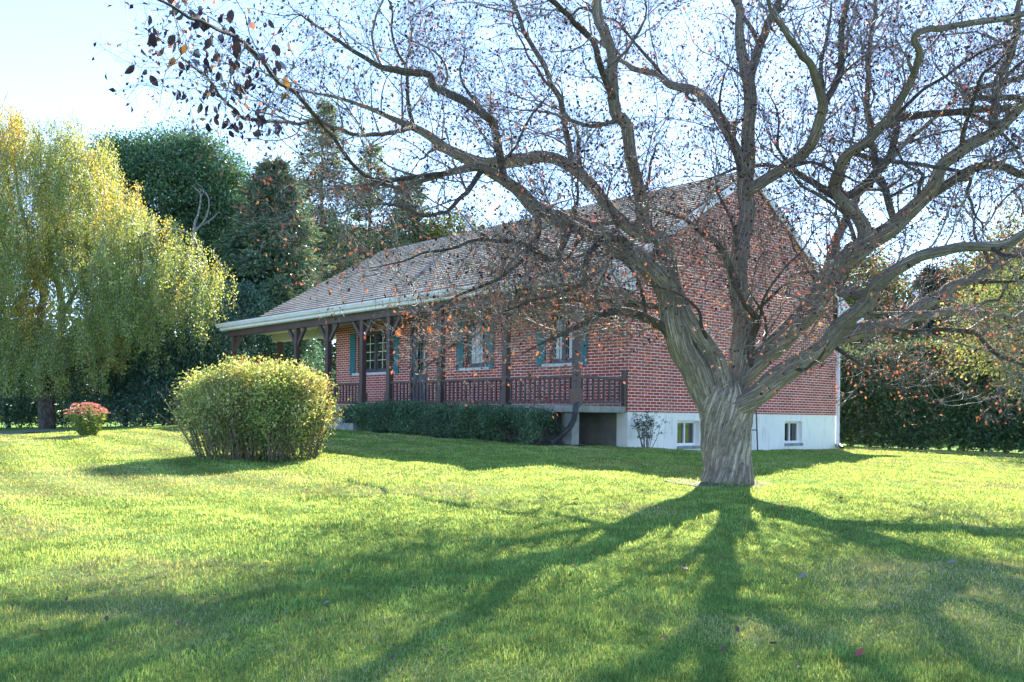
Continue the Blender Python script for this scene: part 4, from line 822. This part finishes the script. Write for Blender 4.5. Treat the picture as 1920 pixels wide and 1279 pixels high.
leafy('lilac_bush', 'widest dark lilac bush, behind the round yellow green shrub', 'bush', at(345, 33.5), [ell(345, 630, 33.5, 95, 90), ell(330, 720, 33, 90, 80), ell(400, 680, 33.5, 80, 100)], 480, 75, 0.26, 0.115, BG, [4, 3, 4], 'leaf_gloss', 0.09, lo=0.7)
leafy('lilac_bush', 'lighter teal lilac bush touching the left end of the porch roof', 'bush', at(450, 35), [ell(440, 590, 35, 78, 62), ell(480, 660, 35.5, 85, 100), ell(545, 700, 36, 70, 90), ell(420, 720, 35, 70, 80)], 480, 75, 0.26, 0.115, [(0.10, 0.21, 0.17, 0.3), (0.14, 0.26, 0.19, 0.3), (0.07, 0.15, 0.13, 0.25)], [4, 3, 3], 'leaf_gloss', 0.09, lo=0.7)
leafy('hazel_bush', 'shaded dark green hazel at the left edge under the birch', 'bush', at(15, 35), [ell(10, 690, 35, 90, 110), ell(100, 720, 36, 90, 100), ell(-70, 680, 35, 80, 120)], 420, 75, 0.28, 0.12, [(0.09, 0.17, 0.11, 0.3), (0.13, 0.22, 0.13, 0.3), (0.065, 0.13, 0.10, 0.25)], [3, 3, 3], 'leaf_gloss', 0.09, lo=0.65)
leafy('hazel_bush', 'grey green hazel seen through the open left end of the porch', 'bush', at(635, 41), [ell(625, 690, 41, 55, 60), ell(585, 720, 41, 60, 60), ell(660, 700, 42, 50, 60)], 260, 75, 0.26, 0.12, [(0.13, 0.15, 0.10, 0.35), (0.09, 0.12, 0.07, 0.3), (0.18, 0.19, 0.13, 0.35)], [3, 3, 2], 'leaf_gloss', 0.08, lo=0.6)
# thin dead sapling with bare pale branches
bx = at(376, 36); db_ = np.array([*bx, gz(*bx)])
dead = tag(empty('dead_sapling', db_), 'bare pale dead sapling poking up between birch and pine', 'tree')
stem([(366, 800, 36, 9), (362, 600, 36, 7), (363, 440, 36, 5.5), (372, 400, 36, 4), (376, 365, 36, 2.5), (360, 348, 36, 1.5)], 'birchbark', 8, 'trunk', dead, db_, 0.03)
for rows in ([(364, 437, 36, 4.5), (385, 410, 35.9, 3.5), (392, 385, 35.9, 2.5), (388, 365, 35.9, 2), (372, 352, 36, 1.2)], [(366, 430, 36, 4), (395, 412, 36.1, 3), (412, 396, 36.2, 1.5)], [(376, 372, 36, 2), (382, 356, 36, 1.5), (366, 342, 36, 1)]): stem(rows, 'birchbark', 6, 'limb', dead, db_, 0.03)

# right side: cedar hedge, trees behind it
CD = [(0.11, 0.22, 0.14, 0.33), (0.17, 0.28, 0.15, 0.38), (0.085, 0.17, 0.125, 0.28)]
h0, h1 = np.array([8.0, 34.6]), np.array([18.5, 23.5]); hd = (h1 - h0) / np.linalg.norm(h1 - h0); hn = np.array([-hd[1], hd[0]]); HL = np.linalg.norm(h1 - h0)
hb = np.array([*((h0 + h1) / 2), 0.0]); hb[2] = gz(hb[0], hb[1]); hedge = tag(empty('cedar_hedge', hb), 'tall dark green cedar hedge along the right edge of the lawn', 'hedge')
ncl = 3600; a = RNG.random(ncl) * HL; hz = RNG.random(ncl) ** 0.9; dep = np.where(RNG.random(ncl) < 0.75, -0.55 + 0.3 * RNG.random(ncl), RNG.uniform(-0.5, 0.6, ncl))
bmp = 0.35 * (fbm(np.stack([a * 0.9, hz * 2.2, 0 * a], -1), 2, 2) - 0.5); topz = 3.25 + 0.35 * (fbm(np.stack([a * 1.1, 0 * a, 0 * a], -1), 2, 6) - 0.5) * 2
dep = dep * (1 - 0.45 * hz ** 3) + bmp; xy = h0 + hd * a[:, None] + hn * dep[:, None]; cen = np.stack([xy[:, 0], xy[:, 1], ground(xy[:, 0], xy[:, 1]) + 0.12 + hz * (topz - 0.15)], -1)
thin = (hz < 0.08) & (RNG.random(ncl) < 0.15); cen = cen[~thin]
pos, ax, nor, sz = cluster_leaves(cen, np.tile(np.array([-hn[0], -hn[1], 0.2]), (len(cen), 1)), 46, 0.15, 0.15, 1.0); ax = nrm(ax + np.array([-hn[0] * 0.6, -hn[1] * 0.6, 0.5])); k = pos[:, 2] > ground(pos[:, 0], pos[:, 1]) + 0.03
pos, ax, nor, sz = pos[k], ax[k], nor[k], sz[k]
link('foliage', leaf_mesh('hedge_sprays', pos, ax, nor, sz, palette(len(pos), CD, [4, 3, 3], 0.25, pos, 0.8, 3, 0.4), 0.42, hb), M['leaf'], hedge)
tr_a = np.arange(0.3, HL, 0.62) + RNG.normal(size=len(np.arange(0.3, HL, 0.62))) * 0.1; xy = h0 + hd * tr_a[:, None]
A = np.stack([np.stack([xy[:, 0] + RNG.normal(size=len(xy)) * 0.05 * q, xy[:, 1], ground(xy[:, 0], xy[:, 1]) - 0.1 + 2.4 * q], -1) for q in np.linspace(0, 1, 5)], 1)
link('trunks', tube_mesh('trunks', A, np.linspace(0.055, 0.02, 5)[None] * np.ones((len(xy), 1)), 7, hb), M['darkbark'], hedge, True)
leafy('willow_tree', 'pale yellow green tree hanging over the cedar hedge at the right edge', 'tree', at(1990, 25), [ell(1860, 625, 25, 85, 70), ell(1930, 560, 25, 110, 90), ell(1990, 470, 25, 120, 120), ell(1900, 690, 24.6, 60, 40)], 330, 55, 0.25, 0.10, [(0.22, 0.30, 0.14, 0.45), (0.30, 0.36, 0.17, 0.45), (0.15, 0.22, 0.10, 0.4), (0.40, 0.30, 0.14, 0.4)], [3, 3, 2, 0.3], 'leaf', 0.16, flat=1.0)
conifer('spruce_tree', 'blue green spruce behind the cedar hedge, under the right limbs', 1745, 46, 505, 760, 90, [(0.04, 0.085, 0.075, 0.2), (0.05, 0.10, 0.085, 0.2), (0.03, 0.065, 0.06, 0.1)], [3, 3, 3], 130, 0.26, dens=80)
leafy('maple_tree', 'sunlit green maple behind the house corner and the cedar hedge', 'tree', at(1630, 48), [ell(1610, 560, 48, 70, 90), ell(1660, 600, 48, 70, 70), ell(1580, 620, 48, 60, 80)], 330, 70, 0.38, 0.2, YG, [3, 3, 3], 'leaf', 0.25)
leafy('ash_tree', 'light green ash behind the spruce and the pale hanging tree', 'tree', at(1840, 50), [ell(1830, 560, 50, 75, 90), ell(1900, 540, 50, 80, 100), ell(1800, 620, 50, 80, 80)], 360, 70, 0.4, 0.2, [(0.10, 0.15, 0.05, 0.45), (0.15, 0.20, 0.06, 0.45), (0.07, 0.11, 0.04, 0.35)], [3, 3, 3], 'leaf', 0.25)
# far wood that closes the view behind everything
n = 900; an = RNG.uniform(R(-62), R(62), n); rr = RNG.uniform(75, 105, n); cen = np.stack([np.sin(an) * rr, np.cos(an) * rr, CAMZ - 1.0 + RNG.random(n) ** 1.3 * (6.2 + 3.5 * fbm(np.stack([an * 9, 0 * an, 0 * an], -1), 2, 4))], -1)
pos, ax, nor, sz = cluster_leaves(cen, rdir(n), 60, 1.0, 0.75, 0.8); fw = link('far_wood', leaf_mesh('far_wood', pos, ax, nor, sz, palette(len(pos), [(0.06, 0.10, 0.05, 0.3), (0.09, 0.14, 0.05, 0.4), (0.05, 0.08, 0.05, 0.2)], [3, 3, 3], 0.2, pos, 0.06, 3, 0.6), 0.7), M['leaf']); tag(fw, 'distant green wood behind the gardens', 'wood', kind='stuff')

# round shrub in the lawn
sx, sy = P(485, 860, 14.3)[:2]; sb = np.array([sx, sy, gz(sx, sy)]); shrub = tag(empty('round_shrub', sb), 'big round yellow green shrub standing alone in the lawn', 'bush')
ns = 340; an = RNG.uniform(0, 6.283, ns); br = np.sqrt(RNG.random(ns)) * 0.86; s = np.stack([sx + br * np.cos(an) * 1.15, sy + br * np.sin(an), np.full(ns, sb[2] - 0.03)], -1)
d0 = np.stack([np.cos(an) * br * 0.32, np.sin(an) * br * 0.3, np.ones(ns)], -1) + RNG.normal(size=(ns, 3)) * 0.12; A = walk(s, d0, RNG.uniform(0.95, 1.4, ns), 8, 0.07)
link('stems', tube_mesh('stems', A, np.linspace(0.0065, 0.003, 8)[None] * RNG.uniform(0.6, 1.5, (ns, 1)), 5, sb), worn('shrub_stem', (0.07, 0.05, 0.038), (0.17, 0.13, 0.10), 14, 0.8, 0), shrub, True)
n = 4000; dr = rdir(n); dr[:, 2] = np.abs(dr[:, 2]) * np.where(RNG.random(n) < 0.42, -0.95, 1.0); q = RNG.random(n) ** 0.33
q = q * (1 + 0.32 * (fbm(dr * 4.6, 3, 3) - 0.5) * 2); sg = np.sign(dr) ; pw = np.abs(dr) ** 0.75 * sg; pw = pw / np.maximum(np.linalg.norm(pw, axis=1, keepdims=True) ** 0.55, 1e-6)
cen = np.array([sx, sy, sb[2] + 0.80]) + pw * q[:, None] * np.array([1.12, 1.0, 0.66]); low_ = np.clip((sb[2] + 0.75 - cen[:, 2]) / 0.7, 0, 1); cen[:, :2] = np.array([sx, sy]) + (cen[:, :2] - np.array([sx, sy])) * (1 - 0.20 * low_)[:, None]
k = (cen[:, 2] > sb[2] + 0.08) & (RNG.random(n) > 0.25 * low_); cen, dr = cen[k], dr[k]
pos, ax, nor, sz = cluster_leaves(cen, dr, 17, 0.075, 0.054, 0.9); k = pos[:, 2] > sb[2] + 0.02; pos, ax, nor, sz = pos[k], ax[k], nor[k], sz[k]; ax = nrm(ax + np.array([0, 0, 0.25]))
link('foliage', leaf_mesh('shrub_leaves', pos, ax, nor, sz, palette(len(pos), [(0.28, 0.37, 0.15, 0.4), (0.40, 0.47, 0.20, 0.42), (0.18, 0.28, 0.11, 0.4), (0.62, 0.62, 0.38, 0.35), (0.38, 0.23, 0.13, 0.35)], [4, 4, 2.5, 1.8, 0.5], 0.22, pos, 2.0, 5, 0.4), 0.42, sb), M['leaf'], shrub)
i = RNG.integers(0, ns, 9000); pt, tg, _ = sample_on(A, np.ones((ns, 8)), i, RNG.random(9000) ** 0.8 * 0.8); n = len(pt); pt = pt + RNG.normal(size=(n, 3)) * 0.035
link('foliage', leaf_mesh('low_leaves', pt, nrm(rdir(n) + tg * 0.4), rdir(n), RNG.uniform(0.03, 0.06, n), palette(n, [(0.18, 0.28, 0.11, 0.4), (0.28, 0.36, 0.15, 0.4), (0.34, 0.24, 0.15, 0.3)], [4, 3, 1.5], 0.25), 0.42, sb), M['leaf'], shrub)
ps = walk(np.stack([sx + RNG.normal(size=26) * 0.22 - 0.02, sy + RNG.normal(size=26) * 0.25, np.full(26, sb[2] + 1.42)], -1), np.concatenate([RNG.normal(size=(26, 2)) * 0.25, np.ones((26, 1))], 1), RNG.uniform(0.1, 0.24, 26), 4, 0.15)
n = 26 * 9; i = np.repeat(np.arange(26), 9); pt, tg, _ = sample_on(ps, np.ones((26, 4)), i, RNG.random(n)); tag(link('seed_heads', leaf_mesh('seed_heads', pt, nrm(tg + rdir(n) * 0.7), rdir(n), RNG.uniform(0.015, 0.035, n), palette(n, [(0.30, 0.12, 0.06, 0.3), (0.22, 0.09, 0.05, 0.3)], [1, 1]), 0.5, sb), M['leaf'], shrub), kind='stuff')

# stonecrop with pink flower heads
sx, sy = P(166, 817, 18.0)[:2]; cb = np.array([sx, sy, gz(sx, sy)]); sed = tag(empty('stonecrop_plant', cb), 'small plant with flat pink flower heads on the lawn, left', 'plant')
ns = 46; an = RNG.uniform(0, 6.283, ns); rr = np.sqrt(RNG.random(ns)); s = np.stack([sx + rr * np.cos(an) * 0.14, sy + rr * np.sin(an) * 0.14, np.full(ns, cb[2] - 0.02)], -1)
hgt = 0.68 - 0.13 * rr ** 2; A = walk(s, np.stack([np.cos(an) * rr * 0.43, np.sin(an) * rr * 0.43, np.ones(ns)], -1), hgt * RNG.uniform(0.9, 1.06, ns), 6, 0.05)
link('stems', tube_mesh('stems', A, np.linspace(0.009, 0.005, 6)[None] * np.ones((ns, 1)), 5, cb), worn('stonecrop_stem', (0.10, 0.15, 0.05), (0.17, 0.22, 0.08), 9, 0.6, 0), sed, True)
i = np.repeat(np.arange(ns), 34); n = len(i); pt, tg, _ = sample_on(A, np.ones((ns, 6)), i, RNG.uniform(0.15, 0.95, n)); o = nrm(rdir(n) * np.array([1, 1, 0.35])); pt = pt + o * 0.012
link('foliage', leaf_mesh('stonecrop_leaves', pt, nrm(o + np.array([0, 0, 0.35])), rdir(n), RNG.uniform(0.045, 0.085, n), palette(n, [(0.15, 0.23, 0.07, 0.35), (0.24, 0.30, 0.07, 0.45), (0.11, 0.17, 0.06, 0.3)], [3, 2, 2]), 0.5, cb), M['leaf'], sed)
tp = A[:, -1]; n = 70
for tq in tp:
    q = rdir(n); q[:, 2] = np.abs(q[:, 2]); pt = tq + q * np.array([0.068, 0.068, 0.028])
    link('flower_head', leaf_mesh('flower_head', pt, nrm(q + rdir(n) * 0.5), rdir(n), RNG.uniform(0.012, 0.022, n), palette(n, [(0.50, 0.19, 0.22, 0.3), (0.60, 0.30, 0.32, 0.3), (0.38, 0.12, 0.15, 0.3)], [3, 2, 1.5], 0.15, pt, 6, 3, 0.4), 0.8, cb), M['leaf'], sed)

# clipped hedge along the porch and small plants by the wall
def H3(s, y, h): q = hp(s, y); return np.array([q[0], q[1], ZH + z(h)])
hb = H3(3.6, -2.15, -0.55); box = tag(empty('box_hedge', hb), 'low clipped dark green hedge running along the front of the porch', 'hedge')
n = 3000; a = RNG.uniform(0.3, 7.1, n); u = RNG.random(n); q = RNG.uniform(-1, 1, n); face = RNG.random(n)
y_ = np.where(face < 0.5, -2.62 + 0.12 * RNG.random(n), -2.12 + 0.45 * q); gl = ground(*hp(a[:, None], -2.2).T) - CAMZ; tpz = 0.14 + 0.13 * (fbm(np.stack([a * 2.1, 0 * a, 0 * a], -1), 3, 4) - 0.5) * 2 - 0.14 * np.clip((0.9 - a) / 0.6, 0, 1)
zc = np.where(face < 0.5, gl + 0.1 + u * (tpz - gl - 0.14), np.where(face < 0.85, tpz - 0.06 * RNG.random(n), gl + 0.1 + u * (tpz - gl - 0.1))); y_ = y_ + 0.30 * (fbm(np.stack([a * 2.3, zc * 3, 0 * a], -1), 2, 7) - 0.5) * 2 - 0.1 * np.clip((zc - gl) / 0.7, 0, 1)
hole = (vnoise(np.stack([a * 1.1, zc * 1.5, 0 * a], -1), 21) > 0.80) & (zc < -0.15); xy = hp(a[:, None], y_[:, None]); cen = np.stack([xy[:, 0], xy[:, 1], CAMZ + zc], -1)[~hole]
pos, ax, nor, sz = cluster_leaves(cen, np.tile(np.array([-Vv[0], -Vv[1], 0.5]), (len(cen), 1)), 22, 0.06, 0.045, 1.0)
link('foliage', leaf_mesh('box_leaves', pos, ax, nor, sz, palette(len(pos), [(0.10, 0.19, 0.11, 0.25), (0.16, 0.27, 0.14, 0.3), (0.05, 0.11, 0.07, 0.2)], [4, 3, 3], 0.3, pos, 2.2, 3, 0.4), 0.55, hb), M['leaf_gloss'], box)
ns = 170; a = RNG.uniform(0.4, 7.0, ns); xy = hp(a[:, None], RNG.uniform(-2.5, -1.9, ns)[:, None]); s = np.stack([xy[:, 0], xy[:, 1], ground(xy[:, 0], xy[:, 1]) - 0.02], -1)
link('stems', tube_mesh('stems', walk(s, np.concatenate([RNG.normal(size=(ns, 2)) * 0.3, np.ones((ns, 1))], 1), RNG.uniform(0.4, 0.65, ns), 6, 0.14), np.linspace(0.008, 0.003, 6)[None] * np.ones((ns, 1)), 4, hb), M['twig'], box)
def sapling(name, label, base, ns, hgt, spread, nl, lsize, cols):
    t = tag(empty(name, base), label, 'bush'); an = RNG.uniform(0, 6.283, ns); s = base + np.stack([np.cos(an), np.sin(an), 0 * an], -1) * RNG.uniform(0.02, 0.12, (ns, 1))
    A = walk(s, np.concatenate([np.stack([np.cos(an), np.sin(an)], -1) * spread * RNG.uniform(0.2, 1, (ns, 1)), np.ones((ns, 1))], 1), hgt * RNG.uniform(0.7, 1.1, ns), 7, 0.10)
    Rr = np.linspace(0.008, 0.003, 7)[None] * np.ones((ns, 1)); C, RC, lc = brood(A, Rr, np.full(ns, hgt), 0.05, 4, 0.08, 0.26, 0.6, 0.004, 0.2, (0, 0, 0.02)); C, RC = C[C[:, 0, 2] > base[2] + 0.15], RC[C[:, 0, 2] > base[2] + 0.15]
    link('stems', tube_mesh('stems', A, Rr, 5, base), M['twig'], t); link('twigs', tube_mesh('twigs', C, RC, 3, base), M['twig'], t)
    i = RNG.integers(0, len(C), nl); pt, tg, _ = sample_on(C, RC, i, RNG.random(nl)); link('foliage', leaf_mesh(name + '_leaves', pt, nrm(tg + rdir(nl) * 0.9), rdir(nl), RNG.uniform(0.7, 1.3, nl) * lsize, palette(nl, cols, [1] * len(cols)), 0.55, base), M['leaf_gloss'], t)
q = P(1212, 838, 19.0); q[2] = gz(q[0], q[1]); sapling('young_shrub', 'thin young shrub with sparse dark leaves before the white basement wall', q, 15, 0.78, 0.38, 620, 0.042, [(0.05, 0.09, 0.05, 0.25), (0.07, 0.11, 0.06, 0.3)])
q = H3(0.75, -1.3, -0.6); q[2] = gz(q[0], q[1]); sapling('wild_shrub', 'straggly shrub in the dark gap under the porch corner', q, 12, 0.6, 0.4, 420, 0.04, [(0.05, 0.08, 0.04, 0.25), (0.09, 0.11, 0.05, 0.3)])
sm = sheet('soil_bed', np.linspace(0, 1, 30), np.linspace(0, 1, 12), M['soil'], 0.02, lambda X, Y: (hp(X * 8.2 - 0.1, 0)[..., 0] if False else (HC[0] + U[0] * (X * 7.4 + 0.02) + Vv[0] * (-2.4 + 2.2 * Y)), HC[1] + U[1] * (X * 7.4 + 0.02) + Vv[1] * (-2.4 + 2.2 * Y)))
tag(sm, 'strip of bare soil under the porch edge', 'soil', kind='structure')
# worn patch of bare soil round the foot of the crab apple
sp = sheet('soil_patch', np.linspace(0, 2 * np.pi, 49), np.linspace(0.12, 1, 9), M['soil'], 0.008, lambda A_, R_: (TB[0] - 0.05 + np.cos(A_) * R_ * (0.52 + 0.26 * vnoise(np.stack([np.cos(A_) * 1.7, np.sin(A_) * 1.7, 0 * A_], -1), 8)), TB[1] + np.sin(A_) * R_ * (0.50 + 0.3 * vnoise(np.stack([np.cos(A_) * 1.7 + 5, np.sin(A_) * 1.7, 0 * A_], -1), 8))))
tag(sp, 'patch of worn bare soil round the foot of the crab apple', 'soil', kind='structure')
# narrow metal frame against the side wall, mostly behind the crab apple trunk
lb = np.array([*hp(-0.08, 4.70), 0]); lb[2] = gz(lb[0], lb[1]); lad = tag(empty('metal_frame', lb, -(R(90) - UA)), 'narrow dark metal frame with crossbars against the basement wall beside the tree trunk', 'frame')
for y in (-0.2, 0.2): MB().bar((0.05, y, -0.05), (-0.03, y, 1.45), 0.035, 0.025).build('rail', M['iron'], lad, 0.003)
for k in range(3): f = (0.06 + k * 0.52) / 1.5; MB().bar((0.05 - 0.08 * f, -0.195, -0.05 + 1.5 * f), (0.05 - 0.08 * f, 0.195, -0.05 + 1.5 * f), 0.028, 0.028).build('crossbar', M['iron'], lad, 0.003)

# ------------------------------------------------------------------ grass blades and fallen leaves
N = 680000
u = RNG.random(N); d0_, d1_, ex = 2.9, 27.0, 0.55
dd_ = (d0_ ** ex + u * (d1_ ** ex - d0_ ** ex)) ** (1 / ex); xx = np.where(RNG.random(N) < 0.78, RNG.uniform(-1.12, 1.12, N), RNG.choice([-1, 1], N) * RNG.uniform(1.12, 2.0, N)) * (960 / F) * dd_
q = np.stack([xx, dd_], 1) - HC; ls, ly = q @ U, q @ Vv; ok = ~((ly > -2.75) & (ls > -0.02) & (ls < 17) & (ly < 11)) & (np.hypot(xx - TB[0], dd_ - TB[1]) > 0.30 + 0.32 * RNG.random(N) ** 1.5) & ~((xx < -12.3) & (dd_ > 23.0)); xx, dd_ = xx[ok], dd_[ok]; n = len(xx)
e = np.stack([xx, dd_, 0 * xx], -1); hgtm = fbm(e * 3.4, 3, 12); clump = fbm(e * 6.5, 2, 61); dry = fbm(e * np.array([0.55, 0.8, 1]) + 3.3, 4, 31); lush = fbm(e * 1.3, 3, 44)
left = np.clip((-1.0 - xx) / 5, 0, 1) * np.clip((dd_ - 5) / 4, 0, 1); dr_ = np.clip((dry - 0.50 + 0.10 * left) / 0.16, 0, 1) * 0.75
g = np.stack([0.115 + 0.06 * lush, 0.225 + 0.07 * lush, 0.07 + 0.025 * lush], -1) * (0.48 + 1.42 * clump)[:, None]; straw = np.array([0.42, 0.40, 0.21]); yel = np.array([0.23, 0.33, 0.10])
pk = RNG.random(n); c = np.where((pk < dr_)[:, None], straw, np.where((pk > 0.72 - 0.2 * left)[:, None], yel, g)); stripe = np.sin((xx * 0.80 + dd_ * 0.60 + 0.25 * np.sin(dd_ * 0.7)) * 2 * np.pi / 1.1); c = c * (1 + 0.28 * stripe * np.clip(left * 1.6 + 0.12, 0, 1))[:, None]
c = c * (1 + 0.2 * RNG.normal(size=(n, 1))).clip(0.5, 1.6)
tin = np.concatenate([c, np.where(pk < dr_, 0.12, 0.5)[:, None]], 1)
neart = np.hypot(xx - TB[0], dd_ - TB[1]) < 0.42
hh = (0.010 + 0.042 * hgtm * clump ** 0.6 + 0.012 * RNG.random(n)) * np.where(RNG.random(n) < 0.03, 1.6, 1) * np.where(pk < dr_, 0.7, 1) * np.where(neart, 2.0, 1); wd = 0.0022 * (np.maximum(dd_, 3.0) / 4) ** 0.85 * RNG.uniform(0.8, 1.3, n)
an = RNG.uniform(0, 6.283, n); sx_ = np.stack([np.cos(an), np.sin(an), 0 * an], -1); ln_ = np.stack([np.cos(an + 1.57 + RNG.normal(size=n) * 0.5), np.sin(an + 1.57), 0 * an], -1) * (RNG.uniform(0.1, 1.0, n) * hh)[:, None]
b0 = np.stack([xx, dd_, ground(xx, dd_) - 0.006], -1); up = np.stack([0 * hh, 0 * hh, hh], -1)
V = np.stack([b0 - sx_ * wd[:, None], b0 + sx_ * wd[:, None], b0 + up * 0.6 + ln_ * 0.35 + sx_ * wd[:, None] * 0.7, b0 + up * 0.6 + ln_ * 0.35 - sx_ * wd[:, None] * 0.7, b0 + up + ln_], 1).reshape(-1, 3)
k = np.arange(n)[:, None] * 5; lo = (k + np.array([0, 1, 2, 3, 3, 2, 4])[None]).ravel(); stt = (np.arange(n)[:, None] * 7 + np.array([0, 4])[None]).ravel()
gr = link('grass', raw_mesh('grass', V, lo, stt, np.repeat(tin, 5, 0)), M['grass'], None, False); tag(gr, 'short mown grass blades with drier straw coloured patches', 'grass', kind='stuff')

def fallen(name_col, cols):
    m, t, p = newmat(name_col); t.links.new(ramp(t, noise(t, coords(t), 30, 3), [(0.3, cols[0]), (0.7, cols[1])]), p.inputs['Base Color']); p.inputs['Roughness'].default_value = 0.6; return m
def leaf_obj(mat):
    V = []; fs = []
    for i in range(7):
        f = i / 6; wq = 0.5 * math.sin(math.pi * min(1, f * 1.02 + 0.02)) ** 0.8 * 0.55; c = 0.28 * (f - 0.5) ** 2 * 2
        V += [(f - 0.5, -wq, c + 0.16 * abs(wq) * 2), (f - 0.5, 0, c), (f - 0.5, wq, c + 0.2 * abs(wq) * 2)]
    for i in range(6): k = i * 3; fs += [(k, k + 3, k + 4, k + 1), (k + 1, k + 4, k + 5, k + 2)]
    me = bpy.data.meshes.new('fallen_leaf'); me.from_pydata(V, [], fs); me.update(); me.materials.append(mat); return me
LM = [leaf_obj(fallen('brown_leaf', [(0.06, 0.035, 0.02), (0.14, 0.08, 0.05)])), leaf_obj(fallen('red_leaf', [(0.22, 0.05, 0.03), (0.36, 0.11, 0.06)])), leaf_obj(fallen('grey_leaf', [(0.16, 0.13, 0.12), (0.30, 0.25, 0.22)]))]
def put(mesh, x, y, s, label, group=None):
    o = bpy.data.objects.new('fallen_leaf', mesh); COL.objects.link(o); o.location = (x, y, gz(x, y) + 0.03); o.scale = (s, s, s); o.rotation_euler = (RNG.normal() * 0.35, RNG.normal() * 0.35, RNG.uniform(0, 6.28)); tag(o, label, 'leaf', group)
def unproject(px, py):
    d = 6.0
    for _ in range(25):
        p = P(px, py, d); g_ = gz(p[0], p[1]); d = max(2.5, min(30, d * (CAMZ - g_) / max(CAMZ - p[2], 0.05)))
    p = P(px, py, d); return p[0], p[1]
for px, py, mi, s in ((1467, 968, 1, 0.09), (1246, 1210, 1, 0.07), (1612, 1237, 1, 0.08), (1076, 1072, 0, 0.08), (1506, 1089, 2, 0.09), (612, 1142, 2, 0.08), (1283, 1067, 0, 0.10), (1080, 946, 0, 0.1), (1577, 940, 1, 0.08), (1785, 1062, 2, 0.08)):
    x, y = unproject(px, py); put(LM[mi], x, y, s * 0.78, {0: 'curled brown leaf lying on the lawn near the tree shadow', 1: 'reddish fallen leaf lying on the lawn near the tree shadow', 2: 'pale grey fallen leaf lying on the lawn near the tree shadow'}[mi], ['brown leaves near the tree shadow', 'red leaves near the tree shadow', 'grey leaves near the tree shadow'][mi])
for i in range(80):
    px, py = RNG.uniform(20, 1900), 880 + 390 * RNG.random() ** 0.8
    if px > 900 and i % 2: px = RNG.uniform(10, 700)
    x, y = unproject(px, py); put(LM[0], x, y, RNG.uniform(0.024, 0.044), 'small dark fallen leaf scattered in the grass', 'small dark leaves in the grass')
